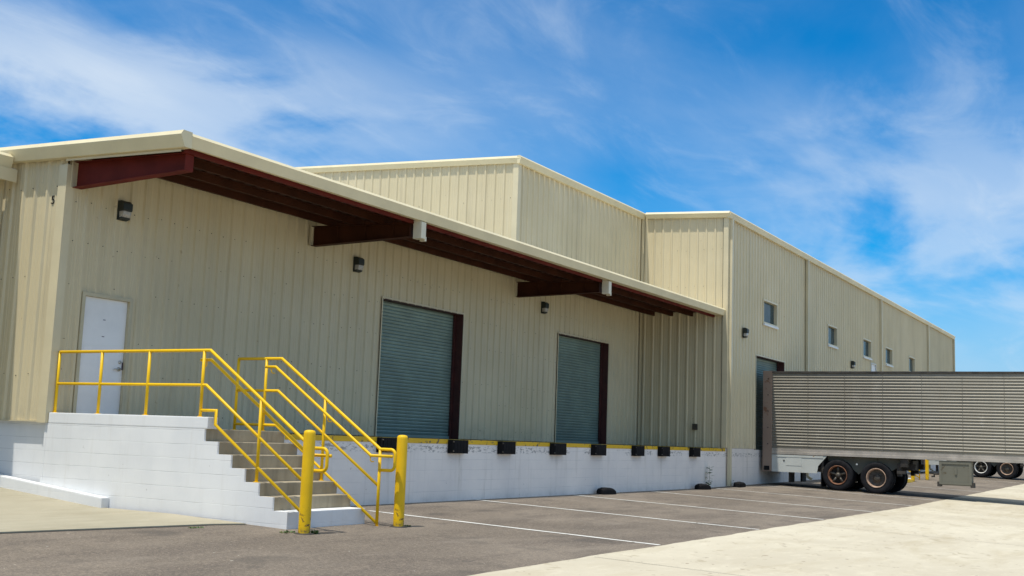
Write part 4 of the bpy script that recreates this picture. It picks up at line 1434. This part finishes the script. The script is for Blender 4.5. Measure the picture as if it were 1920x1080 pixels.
    for sx in (-1, 1):
        for k, yy in enumerate((-2.52, -3.76)):
            zc = 0.505 - 0.018 * (1 if k else -1)
            rm, style = rim_mats[(sx, k)]
            Rr = 0.50
            mb = MB()
            for off in (0.80, 1.13):
                if off > 1: inner = mb; mb = MB()
                # one tyre: profile (radius, t)
                tp = [(0.30, -0.10), (0.36, -0.135), (0.44, -0.14), (0.495, -0.125), (Rr, -0.09)]
                tp += [(Rr - 0.012, -0.046), (Rr, -0.042), (Rr, 0.042), (Rr - 0.012, 0.046), (Rr, 0.09)]
                tp += [(0.495, 0.125), (0.44, 0.14), (0.36, 0.135), (0.30, 0.10)]
                mb.lathe(tp, (sx * off, yy, zc), (1, 0, 0), 40)
            wl = mb.build('wheel', M['tyre'], t_)
            sub(inner, 'inner_tyre', M['tyre'], wl)
            ax = (sx, 0, 0)
            o = (sx * 1.13, yy, zc)
            mb = MB()
            mb.lathe([(0.295, 0.132), (0.315, 0.137), (0.318, 0.118), (0.285, 0.105), (0.27, 0.02), (0.265, -0.10)], o, ax, 36)
            sub(mb, 'rim', M[rm], wl)
            mb = MB()
            if style == 'spoke':
                for s5 in range(5):
                    a = R(90 + 72 * s5)
                    p0 = Vector(o) + Vector((sx * 0.02, 0.07 * math.cos(a), 0.07 * math.sin(a)))
                    p1 = Vector(o) + Vector((sx * 0.055, 0.27 * math.cos(a), 0.27 * math.sin(a)))
                    mb.tube([p0, p1], 0.038, 8)
                mb.lathe([(0.0, 0.10), (0.06, 0.095), (0.085, 0.06), (0.10, 0.0), (0.12, -0.05)], o, ax, 20)
            else:
                mb.lathe([(0.262, -0.04), (0.20, -0.06), (0.14, -0.05), (0.13, -0.05), (0.12, 0.02), (0.075, 0.045), (0.0, 0.05)], o, ax, 24)
            sub(mb, 'hub', M['hub'], wl)
            mb = MB()
            mb.lathe([(0.0, -0.02), (0.262, -0.02)], (sx * 1.03, yy, zc), ax, 24, smooth=False)
            sub(mb, 'brake_drum', M['chassis'], wl)
    # framed box hung below the near side
    mb = MB()
    sx = -1
    gx = -(hw - 0.02)
    ya, yb, za, zb_ = -5.70, -6.66, 0.37, zb - 0.05
    mb.box((gx, ya, za), (gx + 0.36, yb, zb_))
    g = mb.build('storage_box', M['gear'], t_, bevel=0.015)
    for (a, b, c, d_) in ((ya, ya - 0.08, za + 0.03, zb_), (yb + 0.08, yb, za + 0.03, zb_), (ya - 0.081, yb + 0.081, zb_ - 0.09, zb_), (ya - 0.081, yb + 0.081, za + 0.03, za + 0.09)):
        mb = MB(); mb.box((gx - 0.022, a, c), (gx - 0.001, b, d_)); sub(mb, 'frame_rail', M['gear'], g)
    mb = MB(); mb.box((gx - 0.03, (ya + yb) / 2 - 0.05, za + 0.34), (gx - 0.001, (ya + yb) / 2 + 0.02, za + 0.56)); sub(mb, 'latch', M['gear'], g)
    for yy in (ya + 0.01, yb - 0.01):
        mb = MB(); mb.box((gx - 0.02, yy - 0.05, za - 0.05), (gx + 0.30, yy + 0.05, za + 0.10)); sub(mb, 'foot', M['chassis'], g)
    mb = MB(); mb.tube([(gx + .05, ya + 0.02, zb_ - 0.42), (gx + .05, ya + 0.16, zb_ - 0.42), (gx + .05, ya + 0.16, zb_ - 0.50), (gx + .05, ya + 0.24, zb_ - 0.50)], 0.025, 8)
    sub(mb, 'crank', M['chassis'], g)
    # landing legs nearer the nose
    for sx in (-1, 1):
        mb = MB(); mb.box((sx * 0.98, -9.55, 0.06), (sx * 1.10, -9.68, zb - 0.05)); mb.box((sx * 0.90, -9.48, -0.16), (sx * 1.18, -9.75, 0.059))
        mb.build('landing_leg', M['gear'], t_, bevel=0.008)
    return t_


tz = gz(26.2, -6.4) + 0.002
tr1 = make_trailer((26.20 + 1.27, -3.16, tz), 'weathered silver ribbed box trailer backed up to the far dock door')
tr2 = copy_tree(tr1)
tr2.location = (53.2, -3.35, gz(53, -6.5) + 0.002)
tr2['label'] = 'far trailer with a white wheel rim, seen only as wheels below the near trailer'


for ch in list(tr2.children):
    k = ch.name.split('.')[0]
    if k in ('wheel', 'axle', 'suspension'):
        ch.location.y += -0.56
    if k == 'wheel' and ch.data.vertices[0].co.x < 0 and ch.data.vertices[0].co.y > -3.1:
        for g in ch.children:
            if g.name.split('.')[0] == 'rim':
                g.data = g.data.copy(); g.data.materials.clear(); g.data.materials.append(M['rimwhite'])


# ------------------------------------------------------------------ second stairs farther along the dock
st2 = make_stairs(39.35, 0.0, 2.6, 'far pale stairs half hidden below the trailer, between two yellow bollards', platform=False)
make_bollard(39.10, -5.55, 1.30, 'far yellow bollard left of the distant stairs, seen below the trailer', 'far bollards seen below the trailer')
make_bollard(42.25, -5.55, 1.30, 'far yellow bollard right of the distant stairs, seen below the trailer', 'far bollards seen below the trailer')
x = 41.85
hr = thing('handrail', (x, -3.4, 0), 'far yellow handrail on the distant stairs, seen below the trailer', 'handrail')
base = (x, -3.4, 0)
ge = gz(x, -5.3)
mb = MB(); mb.tube([(x, -3.1, 2.37), (x, -3.44, 2.37), (x, -5.3, 1.14)], 0.024, 10); wpart(mb, 'top_rail', M['yellow'], hr, base)
mb = MB(); mb.tube([(x, -3.1, 1.87), (x, -3.44, 1.87), (x, -5.3, 0.64)], 0.024, 10); wpart(mb, 'mid_rail', M['yellow'], hr, base)
mb = MB(); mb.tube([(x, -3.44, 1.36), (x, -5.3, 0.20)], 0.024, 10); wpart(mb, 'bottom_rail', M['yellow'], hr, base)
for yy, zt_, zf in ((-3.1, 2.37, 1.23), (-5.3, 1.14, ge)):
    mb = MB(); mb.tube([(x, yy, zf), (x, yy, zt_)], 0.024, 10); wpart(mb, 'post', M['yellow'], hr, base)
# yellow wheel stop by the far stairs
ws = thing('wheel_stop', (37.6, -5.6, gz(37.6, -5.6)), 'yellow wheel stop on the asphalt in front of the distant stairs', 'wheel stop')
mb = MB(); mb.prism([(-0.10, 0), (-0.08, 0.13), (0.08, 0.13), (0.10, 0)], 'x', -0.75, 0.75); mb.build('block', M['yellow'], ws, bevel=0.02)
mb = MB()
for xx in (-0.5, 0.5): mb.lathe([(0.0, 0.012), (0.02, 0.01), (0.022, 0.0)], (xx, 0, 0.13), (0, 0, 1), 8)
mb.build('pin', M['hub'], ws)
